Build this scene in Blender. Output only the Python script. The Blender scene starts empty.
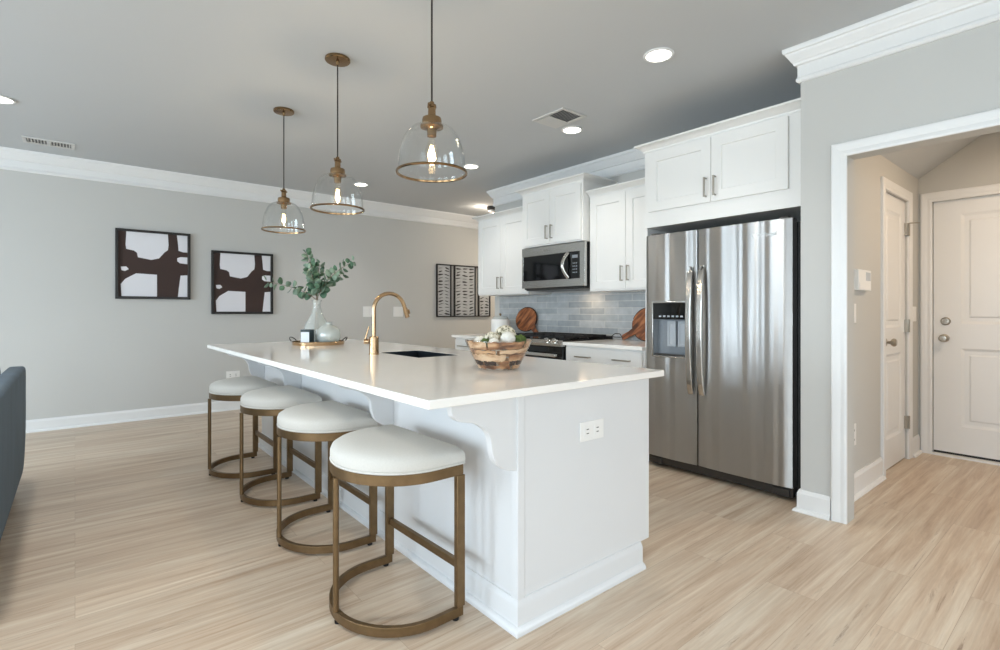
import bpy, bmesh, math, random
from mathutils import Vector, Matrix
random.seed(7)
PI = math.pi
scene = bpy.context.scene
COL = scene.collection

# ------------------------------------------------------------------ camera, world, exposure
EYE = 1.2
CEIL = 2.77
cd = bpy.data.cameras.new('camera')
cam = bpy.data.objects.new('camera', cd)
COL.objects.link(cam)
cam.location = (0, 0, EYE)
cam.rotation_euler = (PI / 2, 0, math.radians(50.377 - 90))
cd.sensor_fit = 'HORIZONTAL'
cd.sensor_width = 36.0
cd.lens = 36.0 * 513.3 / 1000.0
cd.shift_y = -(325.0 - 311.0) / 1000.0
cd.clip_start = 0.05
scene.camera = cam

scene.view_settings.view_transform = 'Standard'
scene.view_settings.look = 'None'
scene.view_settings.gamma = 1.0
scene.view_settings.use_curve_mapping = False
scene.view_settings.exposure = 0.2
try:
    scene.cycles.use_denoising = True
    scene.cycles.max_bounces = 10
    scene.cycles.diffuse_bounces = 5
    scene.cycles.transparent_max_bounces = 16
    scene.cycles.sample_clamp_indirect = 6.0
except Exception:
    pass

world = bpy.data.worlds.new('overcast_sky')
scene.world = world
world.use_nodes = True
wn = world.node_tree
wn.nodes.clear()
wo = wn.nodes.new('ShaderNodeOutputWorld')
wb = wn.nodes.new('ShaderNodeBackground')
wtc = wn.nodes.new('ShaderNodeTexCoord')
wsep = wn.nodes.new('ShaderNodeSeparateXYZ')
wr = wn.nodes.new('ShaderNodeValToRGB')
wr.color_ramp.elements[0].position = 0.46
wr.color_ramp.elements[0].color = (0.30, 0.33, 0.30, 1)
wr.color_ramp.elements[1].position = 0.54
wr.color_ramp.elements[1].color = (0.84, 0.93, 1.0, 1)
wm = wn.nodes.new('ShaderNodeMapRange')
wm.inputs['From Min'].default_value = -1
wm.inputs['From Max'].default_value = 1
wn.links.new(wtc.outputs['Generated'], wsep.inputs[0])
wn.links.new(wsep.outputs['Z'], wm.inputs['Value'])
wn.links.new(wm.outputs[0], wr.inputs[0])
wn.links.new(wr.outputs[0], wb.inputs[0])
wb.inputs[1].default_value = 3.0
wn.links.new(wb.outputs[0], wo.inputs[0])


def area(name, loc, rot, sx, sy, power, color=(1, 1, 1), portal=False):
    l = bpy.data.lights.new(name, 'AREA')
    l.shape = 'RECTANGLE'
    l.size, l.size_y = sx, sy
    l.energy = power
    l.color = color
    o = bpy.data.objects.new(name, l)
    COL.objects.link(o)
    o.location = loc
    o.rotation_euler = rot
    if portal:
        l.cycles.is_portal = True
    return o


# window openings: (wall, centre, width, sill, head)
LEFT_X, REAR_Y = -4.2, -3.2
WIN_LEFT = [(-1.2, 1.5, 62), (1.4, 1.5, 58), (4.3, 1.9, 125)]      # centre y, width, daylight power
WIN_REAR = [(-2.0, 2.4), (1.3, 2.4)]                  # centre x, width
for cy, w, pw_ in WIN_LEFT:
    area('window_portal', (LEFT_X - 0.16, cy, 1.45), (0, -PI / 2, 0), 1.7, w, 1, portal=True)
    area('window_daylight', (LEFT_X - 0.02, cy, 1.45), (0, -PI / 2, 0), 1.6, w - 0.1, pw_, (0.74, 0.88, 1.0))
for cx, w in WIN_REAR:
    area('window_portal', (cx, REAR_Y - 0.16, 1.2), (PI / 2, 0, 0), w, 2.1, 1, portal=True)
    area('window_daylight', (cx, REAR_Y - 0.02, 1.2), (PI / 2, 0, 0), w - 0.1, 2.0, 30, (0.78, 0.89, 1.0))
# the entry's own ceiling lamp (warm) and the lamp of the passage behind the kitchen
area('entry_lamp_light', (4.5, 0.0, 2.6), (0, 0, 0), 0.3, 0.3, 18, (1.0, 0.74, 0.50))
area('passage_lamp_light', (6.0, 6.0, 2.6), (0, 0, 0), 0.3, 0.3, 24, (1.0, 0.85, 0.68))

# ------------------------------------------------------------------ materials


def S(r, g, b):
    def c(v):
        v /= 255.0
        return v / 12.92 if v <= 0.04045 else ((v + 0.055) / 1.055) ** 2.4
    return (c(r), c(g), c(b), 1)


def mat(name, color, rough=0.5, metal=0.0, var=0.04, vscale=6.0, bump=0.0, bscale=60.0, spec=0.5, stretch=(1, 1, 1), emit=None, estr=0.0, trans=0.0, sheen=0.0):
    m = bpy.data.materials.new(name)
    m.use_nodes = True
    nt = m.node_tree
    b = nt.nodes['Principled BSDF']
    b.inputs['Roughness'].default_value = rough
    b.inputs['Metallic'].default_value = metal
    b.inputs['Specular IOR Level'].default_value = spec
    if trans:
        b.inputs['Transmission Weight'].default_value = trans
    if sheen:
        b.inputs['Sheen Weight'].default_value = sheen
    tc = nt.nodes.new('ShaderNodeTexCoord')
    mp = nt.nodes.new('ShaderNodeMapping')
    mp.inputs['Scale'].default_value = stretch
    nt.links.new(tc.outputs['Object'], mp.inputs[0])
    n = nt.nodes.new('ShaderNodeTexNoise')
    n.inputs['Scale'].default_value = vscale
    n.inputs['Detail'].default_value = 4
    nt.links.new(mp.outputs[0], n.inputs['Vector'])
    mx = nt.nodes.new('ShaderNodeMix')
    mx.data_type = 'RGBA'
    c = Vector(color[:3])
    mx.inputs['A'].default_value = (*(c * (1 - var)), 1)
    mx.inputs['B'].default_value = (*[min(1, v) for v in (c * (1 + var))], 1)
    nt.links.new(n.outputs['Fac'], mx.inputs['Factor'])
    nt.links.new(mx.outputs['Result'], b.inputs['Base Color'])
    if bump:
        n2 = nt.nodes.new('ShaderNodeTexNoise')
        n2.inputs['Scale'].default_value = bscale
        n2.inputs['Detail'].default_value = 3
        nt.links.new(mp.outputs[0], n2.inputs['Vector'])
        bp = nt.nodes.new('ShaderNodeBump')
        bp.inputs['Strength'].default_value = bump
        bp.inputs['Distance'].default_value = 0.01
        nt.links.new(n2.outputs['Fac'], bp.inputs['Height'])
        nt.links.new(bp.outputs[0], b.inputs['Normal'])
    if emit:
        b.inputs['Emission Color'].default_value = emit
        b.inputs['Emission Strength'].default_value = estr
    return m


def thin_glass(name, tint=(0.985, 0.99, 0.99), rough=0.02, ior=1.45, extra=0.0, milk=0.0, bump=0.0, bscale=20, bstretch=(1, 1, 1)):
    m = bpy.data.materials.new(name)
    m.use_nodes = True
    nt = m.node_tree
    nt.nodes.clear()
    out = nt.nodes.new('ShaderNodeOutputMaterial')
    tr = nt.nodes.new('ShaderNodeBsdfTransparent')
    tr.inputs[0].default_value = (*tint, 1)
    gl = nt.nodes.new('ShaderNodeBsdfGlossy')
    gl.inputs['Roughness'].default_value = rough
    # Schlick reflectance from the facing angle, the same for both sides of a thin wall
    fr = nt.nodes.new('ShaderNodeLayerWeight')
    fr.inputs['Blend'].default_value = 0.5
    pw = nt.nodes.new('ShaderNodeMath')
    pw.operation = 'POWER'
    pw.inputs[1].default_value = 5.0
    r0 = ((ior - 1) / (ior + 1)) ** 2
    ad = nt.nodes.new('ShaderNodeMath')
    ad.operation = 'MULTIPLY_ADD'
    ad.use_clamp = True
    ad.inputs[1].default_value = 0.75
    ad.inputs[2].default_value = r0 + extra
    mx = nt.nodes.new('ShaderNodeMixShader')
    nt.links.new(fr.outputs['Facing'], pw.inputs[0])
    nt.links.new(pw.outputs[0], ad.inputs[0])
    nt.links.new(ad.outputs[0], mx.inputs[0])
    nt.links.new(tr.outputs[0], mx.inputs[1])
    nt.links.new(gl.outputs[0], mx.inputs[2])
    if milk:
        df = nt.nodes.new('ShaderNodeBsdfDiffuse')
        df.inputs[0].default_value = (0.86, 0.88, 0.86, 1)
        m2 = nt.nodes.new('ShaderNodeMixShader')
        m2.inputs[0].default_value = milk
        nt.links.new(mx.outputs[0], m2.inputs[1])
        nt.links.new(df.outputs[0], m2.inputs[2])
        nt.links.new(m2.outputs[0], out.inputs[0])
    else:
        nt.links.new(mx.outputs[0], out.inputs[0])
    if bump:
        tc = nt.nodes.new('ShaderNodeTexCoord')
        mp = nt.nodes.new('ShaderNodeMapping')
        mp.inputs['Scale'].default_value = bstretch
        n2 = nt.nodes.new('ShaderNodeTexNoise')
        n2.inputs['Scale'].default_value = bscale
        bp = nt.nodes.new('ShaderNodeBump')
        bp.inputs['Strength'].default_value = bump
        nt.links.new(tc.outputs['Object'], mp.inputs[0])
        nt.links.new(mp.outputs[0], n2.inputs['Vector'])
        nt.links.new(n2.outputs['Fac'], bp.inputs['Height'])
        nt.links.new(bp.outputs[0], gl.inputs['Normal'])
        nt.links.new(bp.outputs[0], fr.inputs['Normal'])
    return m


def floor_mat():
    m = bpy.data.materials.new('vinyl_plank')
    m.use_nodes = True
    nt = m.node_tree
    L = nt.links.new
    b = nt.nodes['Principled BSDF']
    tc = nt.nodes.new('ShaderNodeTexCoord')
    br = nt.nodes.new('ShaderNodeTexBrick')
    br.offset = 0.37
    br.offset_frequency = 2
    br.inputs['Color1'].default_value = (0, 0, 0, 1)
    br.inputs['Color2'].default_value = (1, 1, 1, 1)
    br.inputs['Mortar'].default_value = (0.5, 0.5, 0.5, 1)
    br.inputs['Scale'].default_value = 1
    br.inputs['Mortar Size'].default_value = 0.0009
    br.inputs['Mortar Smooth'].default_value = 0.2
    br.inputs['Brick Width'].default_value = 1.45
    br.inputs['Row Height'].default_value = 0.2
    L(tc.outputs['Object'], br.inputs['Vector'])
    mul = nt.nodes.new('ShaderNodeMath')
    mul.operation = 'MULTIPLY'
    mul.inputs[1].default_value = 37.0
    L(br.outputs['Color'], mul.inputs[0])

    def grain(sc, scale, detail, rough, dist=0.0):
        mp = nt.nodes.new('ShaderNodeMapping')
        mp.inputs['Scale'].default_value = sc
        L(tc.outputs['Object'], mp.inputs[0])
        n = nt.nodes.new('ShaderNodeTexNoise')
        n.noise_dimensions = '4D'
        n.inputs['Scale'].default_value = scale
        n.inputs['Detail'].default_value = detail
        n.inputs['Roughness'].default_value = rough
        n.inputs['Distortion'].default_value = dist
        L(mp.outputs[0], n.inputs['Vector'])
        L(mul.outputs[0], n.inputs['W'])
        return n

    g1 = grain((0.5, 9.0, 1), 2.2, 8, 0.68, 0.5)
    r1 = nt.nodes.new('ShaderNodeValToRGB')
    e = r1.color_ramp.elements
    e[0].position, e[0].color = 0.28, S(166, 142, 119)
    e[1].position, e[1].color = 0.72, S(218, 207, 192)
    x = r1.color_ramp.elements.new(0.46)
    x.color = S(193, 173, 152)
    x = r1.color_ramp.elements.new(0.6)
    x.color = S(207, 193, 174)
    L(g1.outputs['Fac'], r1.inputs[0])
    # dark streaks of the printed grain
    g2 = grain((0.62, 10.0, 1), 1.7, 7, 0.78, 1.2)
    r2 = nt.nodes.new('ShaderNodeValToRGB')
    e = r2.color_ramp.elements
    e[0].position, e[0].color = 0.60, (0, 0, 0, 1)
    e[1].position, e[1].color = 0.71, (0.85, 0.85, 0.85, 1)
    L(g2.outputs['Fac'], r2.inputs[0])
    mx = nt.nodes.new('ShaderNodeMix')
    mx.data_type = 'RGBA'
    mx.inputs['B'].default_value = S(118, 94, 78)
    L(r2.outputs[0], mx.inputs['Factor'])
    L(r1.outputs[0], mx.inputs['A'])
    g3 = grain((0.9, 60.0, 1), 2.0, 3, 0.5)
    f3 = nt.nodes.new('ShaderNodeMapRange')
    f3.inputs['From Min'].default_value = 0.3
    f3.inputs['From Max'].default_value = 0.7
    f3.inputs['To Min'].default_value = 0.93
    f3.inputs['To Max'].default_value = 1.06
    L(g3.outputs['Fac'], f3.inputs['Value'])
    fm = nt.nodes.new('ShaderNodeMath')
    fm.operation = 'MULTIPLY'
    L(f3.outputs[0], fm.inputs[1])
    # tint from plank to plank
    tint = nt.nodes.new('ShaderNodeMapRange')
    tint.inputs['To Min'].default_value = 0.95
    tint.inputs['To Max'].default_value = 1.05
    L(br.outputs['Color'], tint.inputs['Value'])
    mm = nt.nodes.new('ShaderNodeVectorMath')
    mm.operation = 'SCALE'
    L(mx.outputs['Result'], mm.inputs[0])
    L(tint.outputs[0], fm.inputs[0])
    L(fm.outputs[0], mm.inputs['Scale'])
    seam = nt.nodes.new('ShaderNodeMix')
    seam.data_type = 'RGBA'
    seam.inputs['B'].default_value = S(168, 148, 128)
    L(br.outputs['Fac'], seam.inputs['Factor'])
    L(mm.outputs[0], seam.inputs['A'])
    L(seam.outputs['Result'], b.inputs['Base Color'])
    b.inputs['Roughness'].default_value = 0.36
    b.inputs['Specular IOR Level'].default_value = 0.4
    bp = nt.nodes.new('ShaderNodeBump')
    bp.inputs['Strength'].default_value = 0.05
    L(g2.outputs['Fac'], bp.inputs['Height'])
    L(bp.outputs[0], b.inputs['Normal'])
    return m


def tile_mat():
    m = bpy.data.materials.new('glazed_subway_tile')
    m.use_nodes = True
    nt = m.node_tree
    L = nt.links.new
    b = nt.nodes['Principled BSDF']
    tc = nt.nodes.new('ShaderNodeTexCoord')
    sp = nt.nodes.new('ShaderNodeSeparateXYZ')
    cb = nt.nodes.new('ShaderNodeCombineXYZ')
    L(tc.outputs['Object'], sp.inputs[0])
    L(sp.outputs['Y'], cb.inputs['X'])
    L(sp.outputs['Z'], cb.inputs['Y'])
    br = nt.nodes.new('ShaderNodeTexBrick')
    br.inputs['Color1'].default_value = S(156, 163, 168)
    br.inputs['Color2'].default_value = S(186, 191, 194)
    br.inputs['Mortar'].default_value = S(200, 201, 199)
    br.inputs['Scale'].default_value = 1
    br.inputs['Mortar Size'].default_value = 0.003
    br.inputs['Brick Width'].default_value = 0.34
    br.inputs['Row Height'].default_value = 0.0685
    L(cb.outputs[0], br.inputs['Vector'])
    n = nt.nodes.new('ShaderNodeTexNoise')
    n.inputs['Scale'].default_value = 14
    n.inputs['Detail'].default_value = 5
    L(cb.outputs[0], n.inputs['Vector'])
    mr = nt.nodes.new('ShaderNodeMapRange')
    mr.inputs['To Min'].default_value = 0.78
    mr.inputs['To Max'].default_value = 1.22
    L(n.outputs['Fac'], mr.inputs['Value'])
    sc = nt.nodes.new('ShaderNodeVectorMath')
    sc.operation = 'SCALE'
    L(br.outputs['Color'], sc.inputs[0])
    L(mr.outputs[0], sc.inputs['Scale'])
    L(sc.outputs[0], b.inputs['Base Color'])
    b.inputs['Roughness'].default_value = 0.18
    iv = nt.nodes.new('ShaderNodeMath')
    iv.operation = 'SUBTRACT'
    iv.inputs[0].default_value = 1.0
    L(br.outputs['Fac'], iv.inputs[1])
    bp = nt.nodes.new('ShaderNodeBump')
    bp.inputs['Strength'].default_value = 0.35
    bp.inputs['Distance'].default_value = 0.004
    L(iv.outputs[0], bp.inputs['Height'])
    L(bp.outputs[0], b.inputs['Normal'])
    return m


def wood_mat(name, c1, c2, c3, scale=14, stretch=(1, 1, 0.1), rough=0.4, rot=0.0):
    m = bpy.data.materials.new(name)
    m.use_nodes = True
    nt = m.node_tree
    L = nt.links.new
    b = nt.nodes['Principled BSDF']
    tc = nt.nodes.new('ShaderNodeTexCoord')
    mp = nt.nodes.new('ShaderNodeMapping')
    mp.vector_type = 'TEXTURE' if rot else 'POINT'
    mp.inputs['Scale'].default_value = [1 / q for q in stretch] if rot else stretch
    mp.inputs['Rotation'].default_value = (rot, 0, 0)
    L(tc.outputs['Object'], mp.inputs[0])
    n = nt.nodes.new('ShaderNodeTexNoise')
    n.inputs['Scale'].default_value = scale
    n.inputs['Detail'].default_value = 5
    n.inputs['Distortion'].default_value = 0.5
    L(mp.outputs[0], n.inputs['Vector'])
    r = nt.nodes.new('ShaderNodeValToRGB')
    e = r.color_ramp.elements
    e[0].position, e[0].color = 0.36, c1
    e[1].position, e[1].color = 0.64, c3
    x = e.new(0.5)
    x.color = c2
    L(n.outputs['Fac'], r.inputs[0])
    L(r.outputs[0], b.inputs['Base Color'])
    b.inputs['Roughness'].default_value = rough
    return m


def steel_mat(name, color, rough, wav=0.0, stretch=(1, 9, 0.35), aniso=0.0):
    """brushed stainless steel; wav adds the shallow oil-canning of a large door skin"""
    m = bpy.data.materials.new(name)
    m.use_nodes = True
    nt = m.node_tree
    L = nt.links.new
    b = nt.nodes['Principled BSDF']
    b.inputs['Metallic'].default_value = 1.0
    b.inputs['Base Color'].default_value = color
    tc = nt.nodes.new('ShaderNodeTexCoord')
    mp = nt.nodes.new('ShaderNodeMapping')
    mp.inputs['Scale'].default_value = (1, 1.2, 160)
    L(tc.outputs['Object'], mp.inputs[0])
    n = nt.nodes.new('ShaderNodeTexNoise')
    n.inputs['Scale'].default_value = 6
    n.inputs['Detail'].default_value = 2
    L(mp.outputs[0], n.inputs['Vector'])
    mr = nt.nodes.new('ShaderNodeMapRange')
    mr.inputs['To Min'].default_value = rough * 0.85
    mr.inputs['To Max'].default_value = rough * 1.15
    L(n.outputs['Fac'], mr.inputs['Value'])
    L(mr.outputs[0], b.inputs['Roughness'])
    # brushed along the width: reflections smear up and down
    b.inputs['Anisotropic'].default_value = aniso
    tg = nt.nodes.new('ShaderNodeCombineXYZ')
    tg.inputs['Z'].default_value = 1.0
    if aniso:
        L(tg.outputs[0], b.inputs['Tangent'])
    if wav:
        mp2 = nt.nodes.new('ShaderNodeMapping')
        mp2.inputs['Scale'].default_value = stretch
        L(tc.outputs['Object'], mp2.inputs[0])
        n2 = nt.nodes.new('ShaderNodeTexNoise')
        n2.inputs['Scale'].default_value = 1.0
        n2.inputs['Detail'].default_value = 1.5
        L(mp2.outputs[0], n2.inputs['Vector'])
        bp = nt.nodes.new('ShaderNodeBump')
        bp.inputs['Strength'].default_value = wav
        bp.inputs['Distance'].default_value = 0.1
        L(n2.outputs['Fac'], bp.inputs['Height'])
        L(bp.outputs[0], b.inputs['Normal'])
    return m


M = {}
M['wall'] = mat('greige_wall_paint', S(196, 196, 193), 0.75, var=0.012, vscale=2, bump=0.02, bscale=220)
M['ceiling'] = mat('ceiling_paint', S(194, 198, 201), 0.85, var=0.012, vscale=2, bump=0.03, bscale=160)
M['trim'] = mat('white_trim_paint', S(229, 230, 230), 0.35, var=0.01)
M['cab'] = mat('white_cabinet_paint', S(233, 233, 231), 0.32, var=0.01)
M['island'] = mat('white_island_paint', S(217, 219, 221), 0.38, var=0.01)
M['quartz'] = mat('white_quartz', S(244, 242, 238), 0.10, var=0.02, vscale=9)
M['floor'] = floor_mat()
M['tile'] = tile_mat()
M['brass'] = mat('antique_brass', S(152, 124, 92), 0.2, 1.0, var=0.1, vscale=12)
M['stool_metal'] = mat('brushed_bronze', S(120, 98, 70), 0.42, 0.8, var=0.28, vscale=26, bump=0.06, bscale=90)
M['gold'] = mat('champagne_gold', S(184, 154, 120), 0.24, 1.0, var=0.04)
M['cushion'] = mat('oatmeal_fabric', S(206, 204, 198), 0.95, var=0.06, vscale=160, bump=0.25, bscale=420)
M['black'] = mat('black_satin', S(24, 23, 24), 0.4, var=0.15)
M['black_gloss'] = mat('black_glass', S(10, 11, 13), 0.06, var=0.1)
M['iron'] = mat('cast_iron', S(22, 22, 23), 0.55, var=0.2, bump=0.2, bscale=120)
M['cord'] = mat('black_cloth_cord', S(30, 26, 24), 0.8, var=0.2, vscale=80)
M['rubber'] = mat('black_rubber', S(18, 18, 18), 0.7)
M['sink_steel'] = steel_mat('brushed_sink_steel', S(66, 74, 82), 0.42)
M['steel'] = steel_mat('stainless_steel', S(190, 188, 184), 0.24)
M['door_steel'] = steel_mat('stainless_door_skin', S(186, 186, 185), 0.42, wav=0.4, stretch=(1, 7, 0.10), aniso=0.97)
M['handle_steel'] = steel_mat('polished_steel', S(206, 204, 200), 0.16)
M['nickel'] = mat('satin_nickel', S(176, 170, 160), 0.28, 1.0, var=0.04)
M['dark_steel'] = mat('dark_grey_metal', S(72, 70, 68), 0.4, 0.6, var=0.08)
M['grey_plastic'] = mat('grey_plastic', S(134, 141, 148), 0.35, var=0.05)
M['paddle'] = mat('pale_grey_plastic', S(176, 183, 190), 0.3, var=0.05)
M['white_plastic'] = mat('white_plastic', S(236, 236, 234), 0.3, var=0.01)
M['slot'] = mat('dark_slot', S(70, 70, 72), 0.5)
M['glass'] = thin_glass('clear_glass', extra=0.0)
M['vase_glass'] = thin_glass('ribbed_clear_glass', (0.95, 0.97, 0.96), 0.06, 1.45, 0.08, 0.26, 0.5, 30, (1, 1, 4))
M['pearl_glass'] = thin_glass('iridescent_glass', (0.90, 0.94, 0.92), 0.10, 1.5, 0.14, 0.32, 0.4, 18)
M['resin'] = thin_glass('clear_resin', (0.95, 0.93, 0.9), 0.03, 1.45, 0.04)
M['pane'] = thin_glass('window_pane', (0.98, 0.99, 0.99), 0.0, 1.45, 0.0)
M['bulb_glass'] = thin_glass('bulb_glass', (1.0, 0.97, 0.92), 0.02, 1.4, 0.0)
M['filament'] = mat('glowing_filament', S(255, 220, 160), 0.5, emit=(1.0, 0.72, 0.38, 1), estr=22)
M['lens'] = mat('lit_lens', S(255, 250, 240), 0.5, emit=(1.0, 0.93, 0.82, 1), estr=9)
M['velvet'] = mat('slate_velvet', S(92, 108, 122), 0.85, var=0.3, vscale=5, bump=0.08, bscale=200, sheen=0.0, stretch=(1, 1, 0.4))
M['dark_velvet'] = mat('plum_black_velvet', S(34, 28, 36), 0.85, var=0.2)
M['print_brown'] = mat('umber_print', S(58, 41, 36), 0.7, var=0.12, vscale=5)
M['print_white'] = mat('off_white_print', S(226, 226, 231), 0.7, var=0.02)
M['panel_white'] = mat('whitewashed_panel', S(182, 185, 187), 0.7, var=0.16, vscale=22)
M['panel_dark'] = mat('charcoal_stroke', S(62, 60, 60), 0.7, var=0.3, vscale=30)
M['leaf'] = mat('eucalyptus_leaf', S(80, 112, 88), 0.55, var=0.45, vscale=9)
M['leaf2'] = mat('eucalyptus_leaf_pale', S(132, 156, 138), 0.55, var=0.3, vscale=9)
M['stem'] = mat('twig', S(120, 104, 84), 0.7, var=0.2)
M['moss'] = mat('preserved_moss', S(94, 116, 58), 0.95, var=0.35, vscale=40, bump=0.6, bscale=120)
M['cotton'] = mat('white_paper_petal', S(232, 230, 222), 0.9, var=0.08, vscale=30, bump=0.5, bscale=70)
M['speckle'] = wood_mat('speckled_cream_ball', S(96, 92, 66), S(212, 206, 186), S(232, 228, 214), 75, (1, 1, 1), 0.9)
M['ceramic'] = mat('white_ceramic', S(226, 226, 224), 0.25, var=0.03)
M['teal_box'] = mat('dark_teal_card', S(38, 54, 62), 0.5, var=0.1)
M['white_card'] = mat('white_card', S(226, 232, 238), 0.5, var=0.03)
M['board'] = wood_mat('acacia_wood', S(76, 40, 22), S(142, 82, 46), S(182, 118, 74), 30, (1, 1.0, 0.14), rot=math.radians(45))
M['bark'] = mat('dark_bark_edge', S(52, 32, 24), 0.7, var=0.2)
M['leather'] = mat('dark_leather', S(38, 30, 28), 0.6)
M['bowl_wood'] = wood_mat('root_wood', S(96, 60, 38), S(170, 122, 84), S(214, 178, 140), 12, (1, 1, 2.6))
M['pale_wood'] = wood_mat('pale_root_wood', S(176, 132, 96), S(214, 180, 146), S(230, 204, 174), 16, (1, 1, 2.6))
M['vent'] = mat('vent_paint', S(204, 204, 202), 0.5)

# ------------------------------------------------------------------ mesh helpers
ORG = {}


def box(bm, x0, x1, y0, y1, z0, z1):
    v = [bm.verts.new(p) for p in ((x0, y0, z0), (x1, y0, z0), (x1, y1, z0), (x0, y1, z0), (x0, y0, z1), (x1, y0, z1), (x1, y1, z1), (x0, y1, z1))]
    for f in ((0, 3, 2, 1), (4, 5, 6, 7), (0, 1, 5, 4), (1, 2, 6, 5), (2, 3, 7, 6), (3, 0, 4, 7)):
        bm.faces.new([v[i] for i in f])
    return v


def lathe(bm, prof, c=(0, 0, 0), seg=40, cap=True, sx=1.0, sy=1.0, closed=False):
    rings = []
    for r, z in prof:
        if r < 1e-5:
            rings.append([bm.verts.new((c[0], c[1], c[2] + z))])
        else:
            rings.append([bm.verts.new((c[0] + r * sx * math.cos(2 * PI * i / seg), c[1] + r * sy * math.sin(2 * PI * i / seg), c[2] + z)) for i in range(seg)])
    pairs = list(zip(rings, rings[1:]))
    if closed:
        pairs.append((rings[-1], rings[0]))
    for a, b in pairs:
        for i in range(seg):
            j = (i + 1) % seg
            if len(a) == 1 and len(b) == 1:
                continue
            if len(a) == 1:
                bm.faces.new((a[0], b[j], b[i]))
            elif len(b) == 1:
                bm.faces.new((a[i], a[j], b[0]))
            else:
                bm.faces.new((a[i], a[j], b[j], b[i]))
    if cap and not closed:
        if len(rings[0]) > 2:
            bm.faces.new(list(reversed(rings[0])))
        if len(rings[-1]) > 2:
            bm.faces.new(rings[-1])


def tube(bm, pts, r, seg=12, closed=False, rect=None, cap=True):
    """round (or, with rect=(w,h), rectangular) bar along points; rect keeps h along world Z where it can"""
    pts = [Vector(p) for p in pts]
    n = len(pts)
    rings = []
    rr = r if isinstance(r, (list, tuple)) else [r] * n
    prev_u = None
    for i, p in enumerate(pts):
        if closed:
            t = (pts[(i + 1) % n] - pts[i - 1]).normalized()
        elif i == 0:
            t = (pts[1] - pts[0]).normalized()
        elif i == n - 1:
            t = (pts[-1] - pts[-2]).normalized()
        else:
            t = ((pts[i + 1] - p).normalized() + (p - pts[i - 1]).normalized()).normalized()
        up = Vector((0, 0, 1)) if abs(t.z) < 0.95 else Vector((1, 0, 0))
        if prev_u is not None and rect is None:
            u = (prev_u - t * prev_u.dot(t)).normalized()
        else:
            u = t.cross(up).normalized()
        prev_u = u
        w = u.cross(t).normalized()
        if rect:
            a, b = rect[0] / 2, rect[1] / 2
            ring = [p + u * a * sx + w * b * sy for sx, sy in ((1, 1), (-1, 1), (-1, -1), (1, -1))]
        else:
            ring = [p + (u * math.cos(2 * PI * k / seg) + w * math.sin(2 * PI * k / seg)) * rr[i] for k in range(seg)]
        rings.append([bm.verts.new(q) for q in ring])
    m = len(rings[0])
    idx = list(zip(range(n - 1), range(1, n)))
    if closed:
        idx.append((n - 1, 0))
    for a, b in idx:
        for k in range(m):
            l = (k + 1) % m
            bm.faces.new((rings[a][k], rings[a][l], rings[b][l], rings[b][k]))
    if not closed and cap:
        bm.faces.new(list(reversed(rings[0])))
        bm.faces.new(rings[-1])


def prism(bm, poly, org, u, v, n, t):
    """polygon (2D) in the plane org+u*a+v*b, extruded by t along n"""
    org, u, v, n = Vector(org), Vector(u), Vector(v), Vector(n)
    a = [bm.verts.new(org + u * x + v * y) for x, y in poly]
    b = [bm.verts.new(org + u * x + v * y + n * t) for x, y in poly]
    k = len(poly)
    bm.faces.new(a)
    bm.faces.new(list(reversed(b)))
    for i in range(k):
        j = (i + 1) % k
        bm.faces.new((a[i], b[i], b[j], a[j]))


def sweep(bm, prof, path, side=1, closed=False):
    """(out, z) profile along a horizontal polyline with mitred corners; out is to the left of travel for side=1"""
    P = [Vector((p[0], p[1])) for p in path]
    n = len(P)
    rings = []
    for i in range(n):
        def nrm(a, b):
            d = (b - a).normalized()
            return Vector((-d.y, d.x)) * side
        if closed or 0 < i < n - 1:
            n1, n2 = nrm(P[i - 1], P[i]), nrm(P[i], P[(i + 1) % n])
            mtr = (n1 + n2)
            mtr = mtr / max(1e-6, (1 + n1.dot(n2)))
        elif i == 0:
            mtr = nrm(P[0], P[1])
        else:
            mtr = nrm(P[-2], P[-1])
        rings.append([bm.verts.new((P[i].x + mtr.x * o, P[i].y + mtr.y * o, z)) for o, z in prof])
    k = len(prof)
    segs = [(i, i + 1) for i in range(n - 1)] + ([(n - 1, 0)] if closed else [])
    for a, b in segs:
        for j in range(k):
            l = (j + 1) % k
            bm.faces.new((rings[a][j], rings[b][j], rings[b][l], rings[a][l]))
    if not closed:
        bm.faces.new(rings[0])
        bm.faces.new(list(reversed(rings[-1])))


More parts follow.
